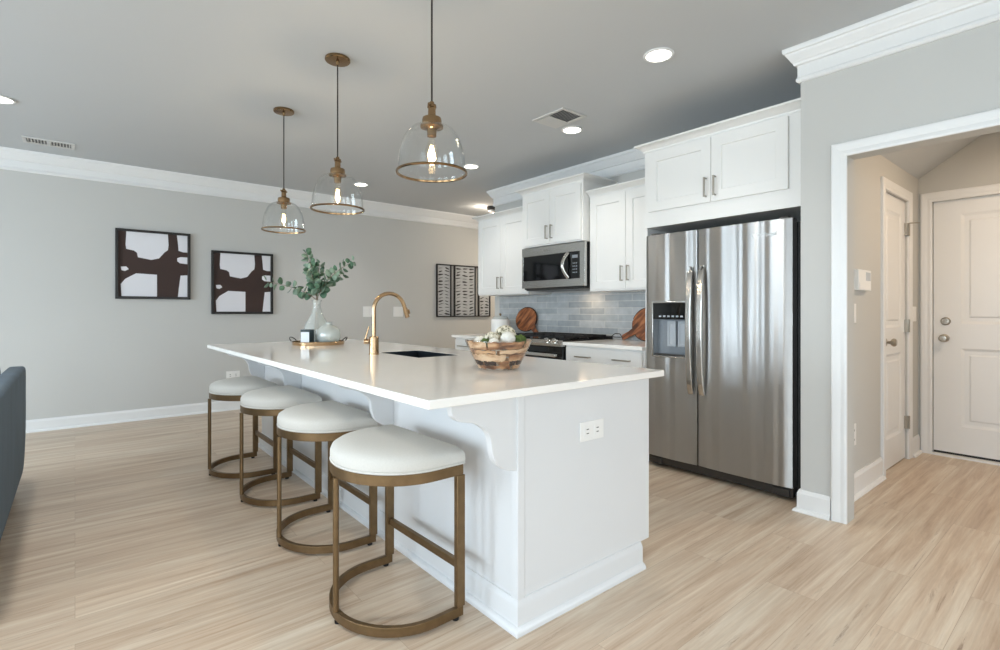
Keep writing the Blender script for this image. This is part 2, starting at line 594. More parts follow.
def slab(bm, org, u, v, n, w, h, t, panels):
    """door leaf: w x h face at org spanned by u, v; n is outward; panels = [(u0,u1,v0,v1,[(inset,depth),...])]"""
    org, u, v, n = Vector(org), Vector(u), Vector(v), Vector(n)
    us = sorted({0.0, w} | {p[0] for p in panels} | {p[1] for p in panels})
    vs = sorted({0.0, h} | {p[2] for p in panels} | {p[3] for p in panels})
    cache = {}

    def V(a, b, d=0.0):
        key = (round(a, 5), round(b, 5), round(d, 5))
        if key not in cache:
            cache[key] = bm.verts.new(org + u * a + v * b + n * d)
        return cache[key]

    for i in range(len(us) - 1):
        for j in range(len(vs) - 1):
            cu, cv = (us[i] + us[i + 1]) / 2, (vs[j] + vs[j + 1]) / 2
            if any(p[0] < cu < p[1] and p[2] < cv < p[3] for p in panels):
                continue
            bm.faces.new((V(us[i], vs[j]), V(us[i + 1], vs[j]), V(us[i + 1], vs[j + 1]), V(us[i], vs[j + 1])))
    for u0, u1, v0, v1, rings in panels:
        cur = (u0, u1, v0, v1, 0.0)
        for ins, dep in rings:
            nx = (u0 + ins, u1 - ins, v0 + ins, v1 - ins, -dep)
            a = [V(cur[0], cur[2], cur[4]), V(cur[1], cur[2], cur[4]), V(cur[1], cur[3], cur[4]), V(cur[0], cur[3], cur[4])]
            b = [V(nx[0], nx[2], nx[4]), V(nx[1], nx[2], nx[4]), V(nx[1], nx[3], nx[4]), V(nx[0], nx[3], nx[4])]
            for k in range(4):
                l = (k + 1) % 4
                bm.faces.new((a[k], a[l], b[l], b[k]))
            cur = nx
        bm.faces.new((V(cur[0], cur[2], cur[4]), V(cur[1], cur[2], cur[4]), V(cur[1], cur[3], cur[4]), V(cur[0], cur[3], cur[4])))
    bk = [bm.verts.new(org + u * a + v * b - n * t) for a, b in ((0, 0), (w, 0), (w, h), (0, h))]
    bm.faces.new(list(reversed(bk)))
    edge = [[V(x, 0) for x in us], [V(w, y) for y in vs], [V(x, h) for x in reversed(us)], [V(0, y) for y in reversed(vs)]]
    for k in range(4):
        l = (k + 1) % 4
        bm.faces.new(list(reversed(edge[k])) + [bk[k], bk[l]])


def sphere(bm, c, r, sub=3, sc=(1, 1, 1)):
    res = bmesh.ops.create_icosphere(bm, subdivisions=sub, radius=r)
    for v in res['verts']:
        v.co = Vector((v.co.x * sc[0], v.co.y * sc[1], v.co.z * sc[2])) + Vector(c)
    return res['verts']


def obj(name, bm, material, parent=None, loc=None, smooth=True, bevel=0.0, seg=2, angle=35):
    """links bm as ONE mesh object. World coordinates are given; the origin becomes the parent's, or loc"""
    o_ = Vector(loc) if loc is not None else (ORG[parent.name] if parent else Vector((0, 0, 0)))
    bmesh.ops.recalc_face_normals(bm, faces=bm.faces[:])
    if o_.length:
        bmesh.ops.translate(bm, vec=-o_, verts=bm.verts[:])
    me = bpy.data.meshes.new(name)
    bm.to_mesh(me)
    bm.free()
    ms = material if isinstance(material, (list, tuple)) else [material]
    for m_ in ms:
        me.materials.append(m_)
    if smooth:
        for p in me.polygons:
            p.use_smooth = True
        me.set_sharp_from_angle(angle=math.radians(angle))
    o = bpy.data.objects.new(name, me)
    COL.objects.link(o)
    ORG[o.name] = o_
    if parent:
        o.parent = parent
    else:
        o.location = o_
    if bevel:
        md = o.modifiers.new('bevel', 'BEVEL')
        md.width = bevel
        md.segments = seg
        md.limit_method = 'ANGLE'
        md.angle_limit = math.radians(40)
        md.harden_normals = False
    return o


def B():
    return bmesh.new()


def bx(*a):
    bm = bmesh.new()
    box(bm, *a)
    return bm


def tag(o, label, cat, group=None, kind=None):
    o['label'] = label
    o['category'] = cat
    if group:
        o['group'] = group
    if kind:
        o['kind'] = kind
    return o


def thing(name, label, cat, loc=(0, 0, 0), group=None, kind=None):
    o = bpy.data.objects.new(name, None)
    o.empty_display_size = 0.1
    COL.objects.link(o)
    o.location = loc
    ORG[o.name] = Vector(loc)
    return tag(o, label, cat, group, kind)


def copy_tree(o, parent=None):
    c = o.copy()
    COL.objects.link(c)
    ORG[c.name] = ORG.get(o.name, Vector((0, 0, 0)))
    if parent:
        c.parent = parent
    for ch in list(o.children):
        copy_tree(ch, c)
    return c


def struct(name, bm, material, label, cat, loc=None, bevel=0.0, smooth=False):
    o = obj(name, bm, material, None, loc, smooth=smooth, bevel=bevel)
    return tag(o, label, cat, None, 'structure')


# ------------------------------------------------------------------ room shell
RX = 3.355            # face of the wall with the entry opening
KX = 4.23             # face of the kitchen's back wall
KEND = 5.215           # free end of the kitchen's back wall
FY = 6.88             # face of the far wall
EX = 5.55             # face of the entry's back wall
EY = 1.10             # entry's side wall
EAST = 8.0

struct('floor', bx(LEFT_X - 0.15, EAST, REAR_Y - 0.15, FY + 0.1, -0.06, 0.0), M['floor'], 'pale oak-look plank floor running through kitchen, living side and entry', 'floor')
bm = B()
box(bm, LEFT_X - 0.15, RX + 0.115, REAR_Y - 0.15, FY + 0.1, CEIL, CEIL + 0.1)
box(bm, RX + 0.115, EAST, EY, FY + 0.1, CEIL, CEIL + 0.1)
struct('ceiling', bm, M['ceiling'], 'flat light grey ceiling over kitchen and living side', 'ceiling')
struct('wall_far', bx(LEFT_X - 0.15, EAST, FY, FY + 0.1, 0, CEIL), M['wall'], 'light grey far wall carrying the framed prints', 'wall')

bm = B()
box(bm, RX, RX + 0.115, 0.98, 1.222, 0, CEIL)
box(bm, RX, RX + 0.115, -0.62, 0.98, 2.074, CEIL)
box(bm, RX, RX + 0.115, REAR_Y - 0.15, -0.62, 0, CEIL)
box(bm, RX + 0.115, KX + 0.12, EY, 1.222, 0, CEIL)
struct('wall_right', bm, M['wall'], 'greige wall with the cased opening beside the refrigerator', 'wall')
bm = B()
box(bm, KX, KX + 0.12, 1.222, KEND, 0, CEIL)
box(bm, KX + 0.12, EAST, KEND - 0.12, KEND, 0, CEIL)
struct('wall_kitchen', bm, M['wall'], 'kitchen back wall behind the cabinets', 'wall')
struct('wall_passage', bx(EAST - 0.1, EAST, KEND, FY, 0, CEIL), M['wall'], 'end wall of the passage behind the kitchen', 'wall')

# entry: side wall with the narrow door, back wall with the front door, sloped ceiling below the stairs
D1 = (4.55, 5.20)      # narrow door opening in x
bm = B()
box(bm, KX + 0.12, D1[0], EY, EY + 0.12, 0, CEIL)
box(bm, D1[1], EX, EY, EY + 0.12, 0, CEIL)
box(bm, D1[0], D1[1], EY, EY + 0.12, 2.09, CEIL)
struct('wall_entry_side', bm, M['wall'], 'entry side wall with the narrow white door', 'wall')
D2 = (0.005, 1.005)   # front door opening in y
bm = B()
box(bm, EX, EX + 0.15, D2[1], EY + 0.12, 0, CEIL + 0.4)
box(bm, EX, EX + 0.15, -0.9, D2[0], 0, CEIL + 0.4)
box(bm, EX, EX + 0.15, D2[0], D2[1], 2.115, CEIL + 0.4)
struct('wall_entry_back', bm, M['wall'], 'entry back wall around the wide white door', 'wall')
struct('wall_entry_right', bx(RX + 0.115, EX, -0.9, -0.8, 0, CEIL + 0.3), M['wall'], 'entry wall opposite the narrow door', 'wall')
bm = B()
slope = 0.684
prism(bm, [(EY, 2.325), (EY, 2.9), (-0.8, 2.9), (-0.8, CEIL + 0.02), (EY - (CEIL + 0.02 - 2.325) / slope, CEIL + 0.02)], (RX + 0.115, 0, 0), (0, 1, 0), (0, 0, 1), (1, 0, 0), EX - RX - 0.115)
struct('ceiling_entry', bm, M['ceiling'], 'sloped entry ceiling below the stairs', 'ceiling')

# living-side walls out of the picture, with their windows: they let the daylight in


def wall_with_holes(bm, axis, face, thick, a0, a1, holes, z1=CEIL):
    """axis 'x': wall plane x=face running along y; 'y': plane y=face running along x"""
    def put(a, b, z0, z1_):
        if axis == 'x':
            box(bm, face - thick, face, a, b, z0, z1_)
        else:
            box(bm, a, b, face - thick, face, z0, z1_)
    cur = a0
    for (h0, h1, s, t) in sorted(holes):
        put(cur, h0, 0, z1)
        if s > 0:
            put(h0, h1, 0, s)
        put(h0, h1, t, z1)
        cur = h1
    put(cur, a1, 0, z1)


bm = B()
wall_with_holes(bm, 'x', LEFT_X, 0.15, REAR_Y - 0.15, FY, [(c - w / 2, c + w / 2, 0.6, 2.3) for c, w, _ in WIN_LEFT])
struct('wall_left', bm, M['wall'], 'living side wall with three windows, out of the picture', 'wall')
bm = B()
wall_with_holes(bm, 'y', REAR_Y, 0.15, LEFT_X, RX, [(c - w / 2, c + w / 2, 0.15, 2.25) for c, w in WIN_REAR])
struct('wall_rear', bm, M['wall'], 'rear wall with two wide windows, out of the picture', 'wall')
wi = 0
for c, w, _ in WIN_LEFT:
    wi += 1
    bm = B()
    y0, y1, z0, z1 = c - w / 2, c + w / 2, 0.6, 2.3
    X0, X1 = LEFT_X - 0.11, LEFT_X - 0.05
    for a in ((y0, y0 + 0.06, z0, z1), (y1 - 0.06, y1, z0, z1), (y0 + 0.06, y1 - 0.06, z0, z0 + 0.06), (y0 + 0.06, y1 - 0.06, z1 - 0.06, z1), (y0 + 0.06, y1 - 0.06, 1.42, 1.48)):
        box(bm, X0, X1, *a)
    wo_ = struct('window_%d' % wi, bm, M['trim'], 'white framed window in the living side wall, number %s from the rear' % ('one', 'two', 'three')[wi - 1], 'window')
    obj('window_pane', bx(LEFT_X - 0.085, LEFT_X - 0.079, y0 + 0.06, y1 - 0.06, z0 + 0.06, z1 - 0.06), M['pane'], wo_, smooth=False)
for c, w in WIN_REAR:
    wi += 1
    bm = B()
    x0, x1, z0, z1 = c - w / 2, c + w / 2, 0.15, 2.25
    Y0, Y1 = REAR_Y - 0.11, REAR_Y - 0.05
    for a in ((x0, x0 + 0.06, z0, z1), (x1 - 0.06, x1, z0, z1), (c - 0.04, c + 0.04, z0, z1)):
        box(bm, a[0], a[1], Y0, Y1, a[2], a[3])
    for a in ((z0, z0 + 0.06), (z1 - 0.06, z1)):
        box(bm, x0, x1, Y0, Y1, *a)
    wo_ = struct('window_%d' % wi, bm, M['trim'], 'white framed wide window in the rear wall, the one nearer %s' % ('the left wall' if wi == 4 else 'the entry'), 'window')
    obj('window_pane', bx(x0 + 0.06, x1 - 0.06, REAR_Y - 0.085, REAR_Y - 0.079, z0 + 0.06, z1 - 0.06), M['pane'], wo_, smooth=False)

# crown mouldings
CROWN = [(0.0, 2.568), (0.012, 2.568), (0.020, 2.578), (0.020, 2.590), (0.013, 2.602), (0.013, 2.668), (0.028, 2.672), (0.032, 2.684), (0.038, 2.690), (0.046, 2.705), (0.060, 2.728), (0.064, 2.738), (0.073, 2.742), (0.076, 2.755), (0.076, 2.7695), (0.0, 2.7695)]
bm = B()
sweep(bm, CROWN, [(LEFT_X, FY), (EAST - 0.1, FY)], side=-1)
struct('trim_1', bm, M['trim'], 'white crown moulding along the far wall', 'crown moulding')
bm = B()
sweep(bm, CROWN, [(KX, 1.222), (KX, KEND), (EAST - 0.1, KEND)], side=1)
struct('trim_2', bm, M['trim'], 'white crown moulding above the wall cabinets, turning the wall end', 'crown moulding')
bm = B()
sweep(bm, CROWN, [(RX, REAR_Y), (RX, 1.222), (RX + 0.11, 1.222)], side=1)
struct('trim_3', bm, M['trim'], 'white crown moulding over the entry opening', 'crown moulding')

# baseboards


def baseprof(h=0.125, t=0.016, shoe=0.02):
    return [(0, 0), (t + shoe, 0), (t + shoe, 0.006), (t + shoe * 0.7, 0.016), (t, 0.022), (t, h - 0.022), (t * 0.75, h - 0.012), (t * 0.5, h), (0, h)]


bm = B()
sweep(bm, baseprof(0.122), [(LEFT_X, FY), (EAST - 0.1, FY)], side=-1)
struct('baseboard_far', bm, M['trim'], 'white baseboard along the far wall', 'baseboard')
bm = B()
sweep(bm, baseprof(0.13), [(RX, 1.062), (RX, 1.222), (RX + 0.1, 1.222)], side=1)
struct('baseboard_pier', bm, M['trim'], 'short white baseboard between refrigerator and opening', 'baseboard')
bm = B()
sweep(bm, baseprof(0.15), [(RX + 0.1155, EY), (D1[0] - 0.085, EY)], side=-1)
struct('baseboard_entry', bm, M['trim'], 'white baseboard on the entry side wall before the narrow door', 'baseboard')
bm = B()
sweep(bm, baseprof(0.15), [(D1[1] + 0.085, EY), (EX - 0.02, EY)], side=-1)
struct('baseboard_corner', bm, M['trim'], 'short white baseboard in the corner between the two entry doors', 'baseboard')

# casings: (offset from opening, projection) profile swept round the three sides of an opening
CASE = [(0.0, 0.0), (0.0, 0.013), (0.012, 0.016), (0.03, 0.014), (0.045, 0.018), (0.06, 0.020), (0.072, 0.020), (0.078, 0.014), (0.078, 0.0)]


def casing(bm, org, u, n, a0, a1, ztop, prof=CASE):
    org, u, n = Vector(org), Vector(u), Vector(n)
    z = Vector((0, 0, 1))
    rings = []
    for k, (a, zz, du, dz) in enumerate(((a0, 0.0, -1, 0), (a0, ztop, -1, 1), (a1, ztop, 1, 1), (a1, 0.0, 1, 0))):
        rings.append([bm.verts.new(org + u * (a + du * o) + z * (zz + dz * o) + n * p) for o, p in prof])
    m = len(prof)
    for a, b in ((0, 1), (1, 2), (2, 3)):
        for j in range(m):
            l = (j + 1) % m
            bm.faces.new((rings[a][j], rings[b][j], rings[b][l], rings[a][l]))
    bm.faces.new(rings[0])
    bm.faces.new(list(reversed(rings[3])))


bm = B()
casing(bm, (RX, 0, 0), (0, -1, 0), (-1, 0, 0), -0.98, 0.62, 2.074)
struct('trim_4', bm, M['trim'], 'white casing framing the opening to the entry', 'door casing')
bm = B()
casing(bm, (0, EY, 0), (1, 0, 0), (0, -1, 0), D1[0], D1[1], 2.09)
struct('trim_5', bm, M['trim'], 'white casing around the narrow door in the entry', 'door casing')
bm = B()
casing(bm, (EX, 0, 0), (0, -1, 0), (-1, 0, 0), -D2[1], -D2[0], 2.115)
box(bm, EX - 0.03, EX + 0.04, D2[0], D2[1], 0.0, 0.016)
struct('trim_6', bm, M['trim'], 'white casing and threshold of the wide entry door', 'door casing')

# doors


def two_panel_leaf(bm, org, u, n, w, h):
    sx = 0.13 * w / 0.75
    mould = [(0.012, 0.006), (0.022, 0.010), (0.05, 0.010), (0.062, 0.003)]
    slab(bm, org, u, (0, 0, 1), n, w, h, 0.035, [(sx, w - sx, 0.22, 0.86, mould), (sx, w - sx, 1.06, h - 0.12, mould)])


def knob(bm, c, n, r=0.03):
    """rose, neck and knob along n"""
    prof = [(r * 1.05, 0.0), (r * 1.05, 0.006), (r * 0.75, 0.012), (r * 0.35, 0.014), (r * 0.35, 0.034), (r * 0.8, 0.042), (r, 0.052), (r * 0.98, 0.062), (r * 0.7, 0.071), (0, 0.074)]
    t = B()
    lathe(t, prof, seg=24)
    rot = Vector((0, 0, 1)).rotation_difference(Vector(n)).to_matrix().to_4x4()
    t.transform(Matrix.Translation(Vector(c)) @ rot)
    me = bpy.data.meshes.new('t')
    t.to_mesh(me)
    t.free()
    bm.from_mesh(me)
    bpy.data.meshes.remove(me)


bm = B()
two_panel_leaf(bm, (D1[0] + 0.004, EY + 0.014, 0.012), (1, 0, 0), (0, -1, 0), D1[1] - D1[0] - 0.008, 2.074)
d1 = struct('door_1', bm, M['trim'], 'narrow white two-panel door in the entry side wall', 'door')
bm = B()
knob(bm, (D1[0] + 0.085, EY + 0.014, 0.968), (0, -1, 0), 0.03)
obj('door_knob', bm, M['nickel'], d1)
for z in (0.30, 1.08, 1.86):
    bm = B()
    box(bm, D1[1] - 0.03, D1[1] + 0.003, EY - 0.008, EY + 0.0135, z - 0.05, z + 0.05)
    tube(bm, [(D1[1] - 0.002, EY - 0.012, z - 0.052), (D1[1] - 0.002, EY - 0.012, z + 0.052)], 0.007, 10)
    h = obj('hinge', bm, M['nickel'], d1)
    if z > 1.8:
        bm = B()
        tube(bm, [(D1[1], EY - 0.012, z + 0.05), (D1[1] + 0.02, EY - 0.04, z + 0.052), (D1[1] + 0.05, EY - 0.07, z + 0.052)], 0.005, 8)
        obj('hinge_stop', bm, M['nickel'], h)
bm = B()
two_panel_leaf(bm, (EX + 0.02, D2[1] - 0.004, 0.034), (0, -1, 0), (-1, 0, 0), D2[1] - D2[0] - 0.008, 2.08)
d2 = struct('door_2', bm, M['trim'], 'wide white two-panel door in the entry back wall', 'door')
bm = B()
knob(bm, (EX + 0.02, D2[1] - 0.075, 0.975), (-1, 0, 0), 0.031)
obj('door_knob', bm, M['nickel'], d2)
obj('gap_strip', bx(EX + 0.022, EX + 0.05, D2[0] + 0.004, D2[1] - 0.004, 0.0165, 0.0338), M['black'], d2, smooth=False)  # black strip added under the leaf to stop outside light leaking in
bm = B()
t_c = (EX + 0.02, D2[1] - 0.082, 1.115)
prof = [(0.033, 0), (0.033, 0.006), (0.024, 0.014), (0.0, 0.016)]
t = B()
lathe(t, prof, seg=24)
box(t, -0.004, 0.004, -0.014, 0.014, 0.014, 0.03)
t.transform(Matrix.Translation(t_c) @ Vector((0, 0, 1)).rotation_difference(Vector((-1, 0, 0))).to_matrix().to_4x4())
obj('deadbolt', t, M['nickel'], d2)

# backsplash
struct('backsplash_tile', bx(KX - 0.008, KX, 2.40, 5.11, 0.914, 1.40), M['tile'], 'glossy grey-blue subway tile backsplash between counter and wall cabinets', 'backsplash')

# ------------------------------------------------------------------ wall plates


def plate(name, label, cat, c, u, n, w, h, kind, group=None):
    """cover plate centred at c; u along the wall, n outward; kind: outlet_h, outlet_v, switch2, switch1"""
    c, u, n = Vector(c), Vector(u), Vector(n)
    z = Vector((0, 0, 1))
    root = thing(name, label, cat, c, group)
    bm = B()
    slab(bm, c - u * w / 2 - z * h / 2 + n * 0.006, u, z, n, w, h, 0.0058, [])
    obj('cover_plate', bm, M['white_plastic'], root, bevel=0.002)

    def rect(bm, a, b, ww, hh, d0, d1):
        o = c + u * (a - ww / 2) + z * (b - hh / 2) + n * d1
        slab(bm, o, u, z, n, ww, hh, d1 - d0, [])
    if kind in ('outlet_h', 'outlet_v'):
        for s in (-1, 1):
            a, b = (s * w * 0.21, 0) if kind == 'outlet_h' else (0, s * h * 0.21)
            bm = B()
            ww, hh = (w * 0.27, h * 0.52) if kind == 'outlet_h' else (w * 0.5, h * 0.27)
            rect(bm, a, b, ww, hh, 0.006, 0.0085)
            r = obj('receptacle', bm, M['white_plastic'], root, bevel=0.001)
            bm = B()
            for q in (-1, 1):
                if kind == 'outlet_h':
                    rect(bm, a, b + q * hh * 0.2, ww * 0.36, hh * 0.09, 0.0085, 0.009)
                else:
                    rect(bm, a + q * ww * 0.2, b, ww * 0.09, hh * 0.36, 0.0085, 0.009)
            obj('slots', bm, M['slot'], r)
    else:
        k = 2 if kind == 'switch2' else 1
        for i in range(k):
            a = (i - (k - 1) / 2) * w * 0.42
            bm = B()
            rect(bm, a, 0, w * (0.26 if k == 2 else 0.42), h * 0.56, 0.006, 0.010)
            obj('rocker', bm, M['white_plastic'], root, bevel=0.001)
    return root


plate('light_switch', 'white double switch plate on the far wall, left of the faucet arch', 'light switch', (3.24, FY, 1.19), (1, 0, 0), (0, -1, 0), 0.16, 0.15, 'switch2')
plate('light_switch', 'white double switch plate on the far wall, framed by the faucet arch', 'light switch', (3.72, FY, 1.19), (1, 0, 0), (0, -1, 0), 0.16, 0.15, 'switch2')
plate('wall_outlet', 'white outlet low on the far wall behind the stools', 'outlet', (1.48, FY, 0.42), (1, 0, 0), (0, -1, 0), 0.15, 0.10, 'outlet_h')
plate('light_switch', 'white switch plate below the alarm keypad in the entry', 'light switch', (3.86, EY, 1.185), (1, 0, 0), (0, -1, 0), 0.11, 0.125, 'switch1')
plate('wall_outlet', 'white outlet low on the entry side wall', 'outlet', (3.86, EY, 0.40), (1, 0, 0), (0, -1, 0), 0.11, 0.14, 'outlet_v')
plate('light_switch', 'white switch plate in the corner between the entry doors', 'light switch', (5.40, EY, 1.175), (1, 0, 0), (0, -1, 0), 0.13, 0.125, 'switch1')

k = thing('alarm_keypad', 'white wall keypad box with small grey screen in the entry', 'keypad', (4.0, EY, 1.40))
obj('housing', bx(3.87, 4.13, EY - 0.032, EY, 1.335, 1.47), M['white_plastic'], k, bevel=0.004)
obj('screen', bx(4.02, 4.11, EY - 0.034, EY - 0.032, 1.40, 1.455), M['paddle'], k)
obj('key_pad_door', bx(3.885, 4.115, EY - 0.0345, EY - 0.0322, 1.342, 1.385), M['white_plastic'], k)

def top_with_hole(bm, o, hl, z0, z1):
    def ring(r, z):
        return [bm.verts.new(p) for p in ((r[0], r[2], z), (r[1], r[2], z), (r[1], r[3], z), (r[0], r[3], z))]
    a, b, c, d = ring(o, z1), ring(hl, z1), ring(o, z0), ring(hl, z0)
    for k in range(4):
        l = (k + 1) % 4
        bm.faces.new((a[k], a[l], b[l], b[k]))
        bm.faces.new((c[l], c[k], d[k], d[l]))
        bm.faces.new((a[l], a[k], c[k], c[l]))
        bm.faces.new((b[k], b[l], d[l], d[k]))


# ------------------------------------------------------------------ island
IX0, IX1, IY0, IY1 = 1.28, 2.118, 1.44, 4.87
isl = thing('kitchen_island', 'white panelled kitchen island with corbels and tall base moulding', 'kitchen island', (1.7, 3.15, 0))
bm = B()
box(bm, IX0, IX1 - 0.07, IY0, IY1, 0.0, 0.115)
box(bm, IX0, IX1, IY0, IY1, 0.115, 0.68)
top_with_hole(bm, (IX0, IX1, IY0, IY1), (1.59, 1.96, 2.71, 3.30), 0.68, 0.8835)
obj('cabinet_body', bm, M['island'], isl, smooth=False)
bm = B()
box(bm, IX0 - 0.006, IX0 + 0.028, IY0 - 0.006, IY0 - 0.0, 0.1, 0.8835)
box(bm, IX0 - 0.006, IX0 - 0.0, IY0, IY0 + 0.035, 0.1, 0.8835)
obj('corner_post', bm, M['island'], isl, bevel=0.002)
bm = B()
ib = [(0, 0), (0.034, 0), (0.034, 0.012), (0.027, 0.022), (0.016, 0.027), (0.016, 0.094), (0.014, 0.103), (0.008, 0.111), (0.007, 0.117), (0, 0.119)]
sweep(bm, ib, [(IX1 - 0.072, IY0), (IX0, IY0), (IX0, IY1), (IX1 - 0.072, IY1)], side=1)
obj('base_moulding', bm, M['island'], isl)
# corbels: cyma profile in the x-z plane
cp = [(0.0, 0.8835), (-0.302, 0.8835), (-0.300, 0.862), (-0.294, 0.842), (-0.279, 0.827), (-0.260, 0.818), (-0.239, 0.813), (-0.210, 0.807), (-0.183, 0.796), (-0.159, 0.781), (-0.142, 0.763), (-0.131, 0.742), (-0.1255, 0.718), (-0.1225, 0.690), (-0.113, 0.662), (-0.096, 0.639), (-0.072, 0.620), (-0.044, 0.608), (-0.018, 0.602), (0.0, 0.600)]
for y in (1.441, 2.411, 3.83, 4.78):
    bm = B()
    prism(bm, cp, (IX0 - 0.0005, y, 0), (1, 0, 0), (0, 0, 1), (0, 1, 0), 0.03)
    obj('corbel', bm, M['island'], isl, bevel=0.002, angle=25)
# cabinet doors on the kitchen side
for i in range(5):
    y0 = IY0 + 0.03 + i * 0.672
    bm = B()
    slab(bm, (IX1 + 0.02, y0, 0.14), (0, 1, 0), (0, 0, 1), (1, 0, 0), 0.655, 0.72, 0.0198, [(0.065, 0.59, 0.065, 0.655, [(0.004, 0.008)])])
    d = obj('door', bm, M['island'], isl, smooth=False)
    bm = B()
    tube(bm, [(IX1 + 0.02, y0 + 0.05, 0.62), (IX1 + 0.045, y0 + 0.05, 0.62), (IX1 + 0.045, y0 + 0.05, 0.75), (IX1 + 0.02, y0 + 0.05, 0.75)], 0.005, 8)
    obj('handle', bm, M['nickel'], d)

plate('island_outlet', 'white outlet set sideways in the end of the island', 'outlet', (1.698, IY0, 0.692), (1, 0, 0), (0, -1, 0), 0.152, 0.082, 'outlet_h')

# countertop with the sink cut-out
CX0, CX1, CY0, CY1, CZ = 0.868, 2.196, 1.405, 4.962, 0.914
SX0, SX1, SY0, SY1 = 1.62, 1.93, 2.74, 3.27


bm = B()
top_with_hole(bm, (CX0, CX1, CY0, CY1), (SX0, SX1, SY0, SY1), CZ - 0.03, CZ)
tag(obj('island_countertop', bm, M['quartz'], None, (1.54, 3.18, CZ - 0.03), bevel=0.003), 'long white quartz countertop on the island', 'countertop')

sk = thing('kitchen_sink', 'stainless undermount sink in the island countertop', 'sink', (1.775, 3.0, 0.70))
bm = B()
e = 0.012
zt = CZ - 0.031
zs = CZ - 0.0015
v_o = [(SX0 - e, SY0 - e), (SX1 + e, SY0 - e), (SX1 + e, SY1 + e), (SX0 - e, SY1 + e)]
v_i = [(SX0 + 0.004, SY0 + 0.004), (SX1 - 0.004, SY0 + 0.004), (SX1 - 0.004, SY1 - 0.004), (SX0 + 0.004, SY1 - 0.004)]
R = [[bm.verts.new((x + (0.0015 if x < 1.77 else -0.0015), y + (0.0015 if y < 3 else -0.0015), zs)) for x, y in ((SX0, SY0), (SX1, SY0), (SX1, SY1), (SX0, SY1))], [bm.verts.new((x + (0.004 if x < 1.77 else -0.004), y + (0.004 if y < 3 else -0.004), zs)) for x, y in v_i], [bm.verts.new((x, y, 0.70)) for x, y in v_i]]
R2 = [[bm.verts.new((v.co.x, v.co.y, zt)) for v in R[0]], [bm.verts.new((v.co.x, v.co.y, 0.697)) for v in R[0]]]
for k_ in range(4):
    l_ = (k_ + 1) % 4
    bm.faces.new((R[0][k_], R[0][l_], R[1][l_], R[1][k_]))
    bm.faces.new((R[1][k_], R[1][l_], R[2][l_], R[2][k_]))
    bm.faces.new((R[0][k_], R[0][l_], R2[0][l_], R2[0][k_]))
    bm.faces.new((R2[0][k_], R2[0][l_], R2[1][l_], R2[1][k_]))
bm.faces.new(R[2])
bm.faces.new(list(reversed(R2[1])))
obj('basin', bm, M['sink_steel'], sk, smooth=False)
bm = B()
lathe(bm, [(0.045, 0.0), (0.045, 0.004), (0.03, 0.005), (0.028, 0.001), (0.0, 0.001)], (1.775, 3.0, 0.7005), 24)
obj('drain', bm, M['handle_steel'], sk)

# faucet
fx, fy = 1.515, 3.13
fc = thing('kitchen_faucet', 'champagne gold pull-down faucet with high arched spout', 'faucet', (fx, fy, CZ))
bm = B()
lathe(bm, [(0.034, 0.0), (0.034, 0.006), (0.031, 0.008), (0.031, 0.115), (0.028, 0.119), (0.0, 0.119)], (fx, fy, CZ), 32)
obj('base', bm, M['gold'], fc)
bm = B()
pts = [(fx, fy, CZ + 0.117), (fx, fy, CZ + 0.30)]
for i in range(1, 17):
    a = PI - i / 16 * (PI * 0.90)
    pts.append((fx + 0.108 + 0.108 * math.cos(a), fy - 0.015 * i / 16, CZ + 0.30 + 0.103 * math.sin(a)))
lx, ly, lz = pts[-1]
pts.append((lx + 0.012, ly, lz - 0.03))
tube(bm, pts, 0.0135, 16)
obj('spout', bm, M['gold'], fc)
bm = B()
tube(bm, [(lx + 0.012, ly, lz - 0.028), (lx + 0.03, ly, lz - 0.09)], [0.0165, 0.015], 16)
sh = obj('spray_head', bm, M['gold'], fc)
bm = B()
tube(bm, [(lx + 0.037, ly, lz - 0.035), (lx + 0.046, ly, lz - 0.064)], 0.006, 8)
obj('spray_button', bm, M['brass'], sh)
bm = B()
tube(bm, [(fx - 0.025, fy + 0.022, CZ + 0.085), (fx - 0.048, fy + 0.042, CZ + 0.085)], 0.017, 14)
tube(bm, [(fx - 0.046, fy + 0.040, CZ + 0.085), (fx - 0.040, fy + 0.036, CZ + 0.115), (fx - 0.024, fy + 0.024, CZ + 0.185)], [0.008, 0.006, 0.005], 10)
obj('lever', bm, M['gold'], fc)

# ------------------------------------------------------------------ bar stools (D-shaped, flat side to the island)


def dpath(r, flat, depth, n=18, z=0.0):
    """open D: starts at (flat, -r) runs round the curved front to (flat, r); x towards the island"""
    p = [(flat, -r, z)]
    x0 = flat - (depth - r * 0.92)
    for i in range(n + 1):
        a = -PI / 2 - PI * i / n
        p.append((x0 + r * 0.92 * math.cos(a), r * math.sin(a), z))
    p.append((flat, r, z))
    return p


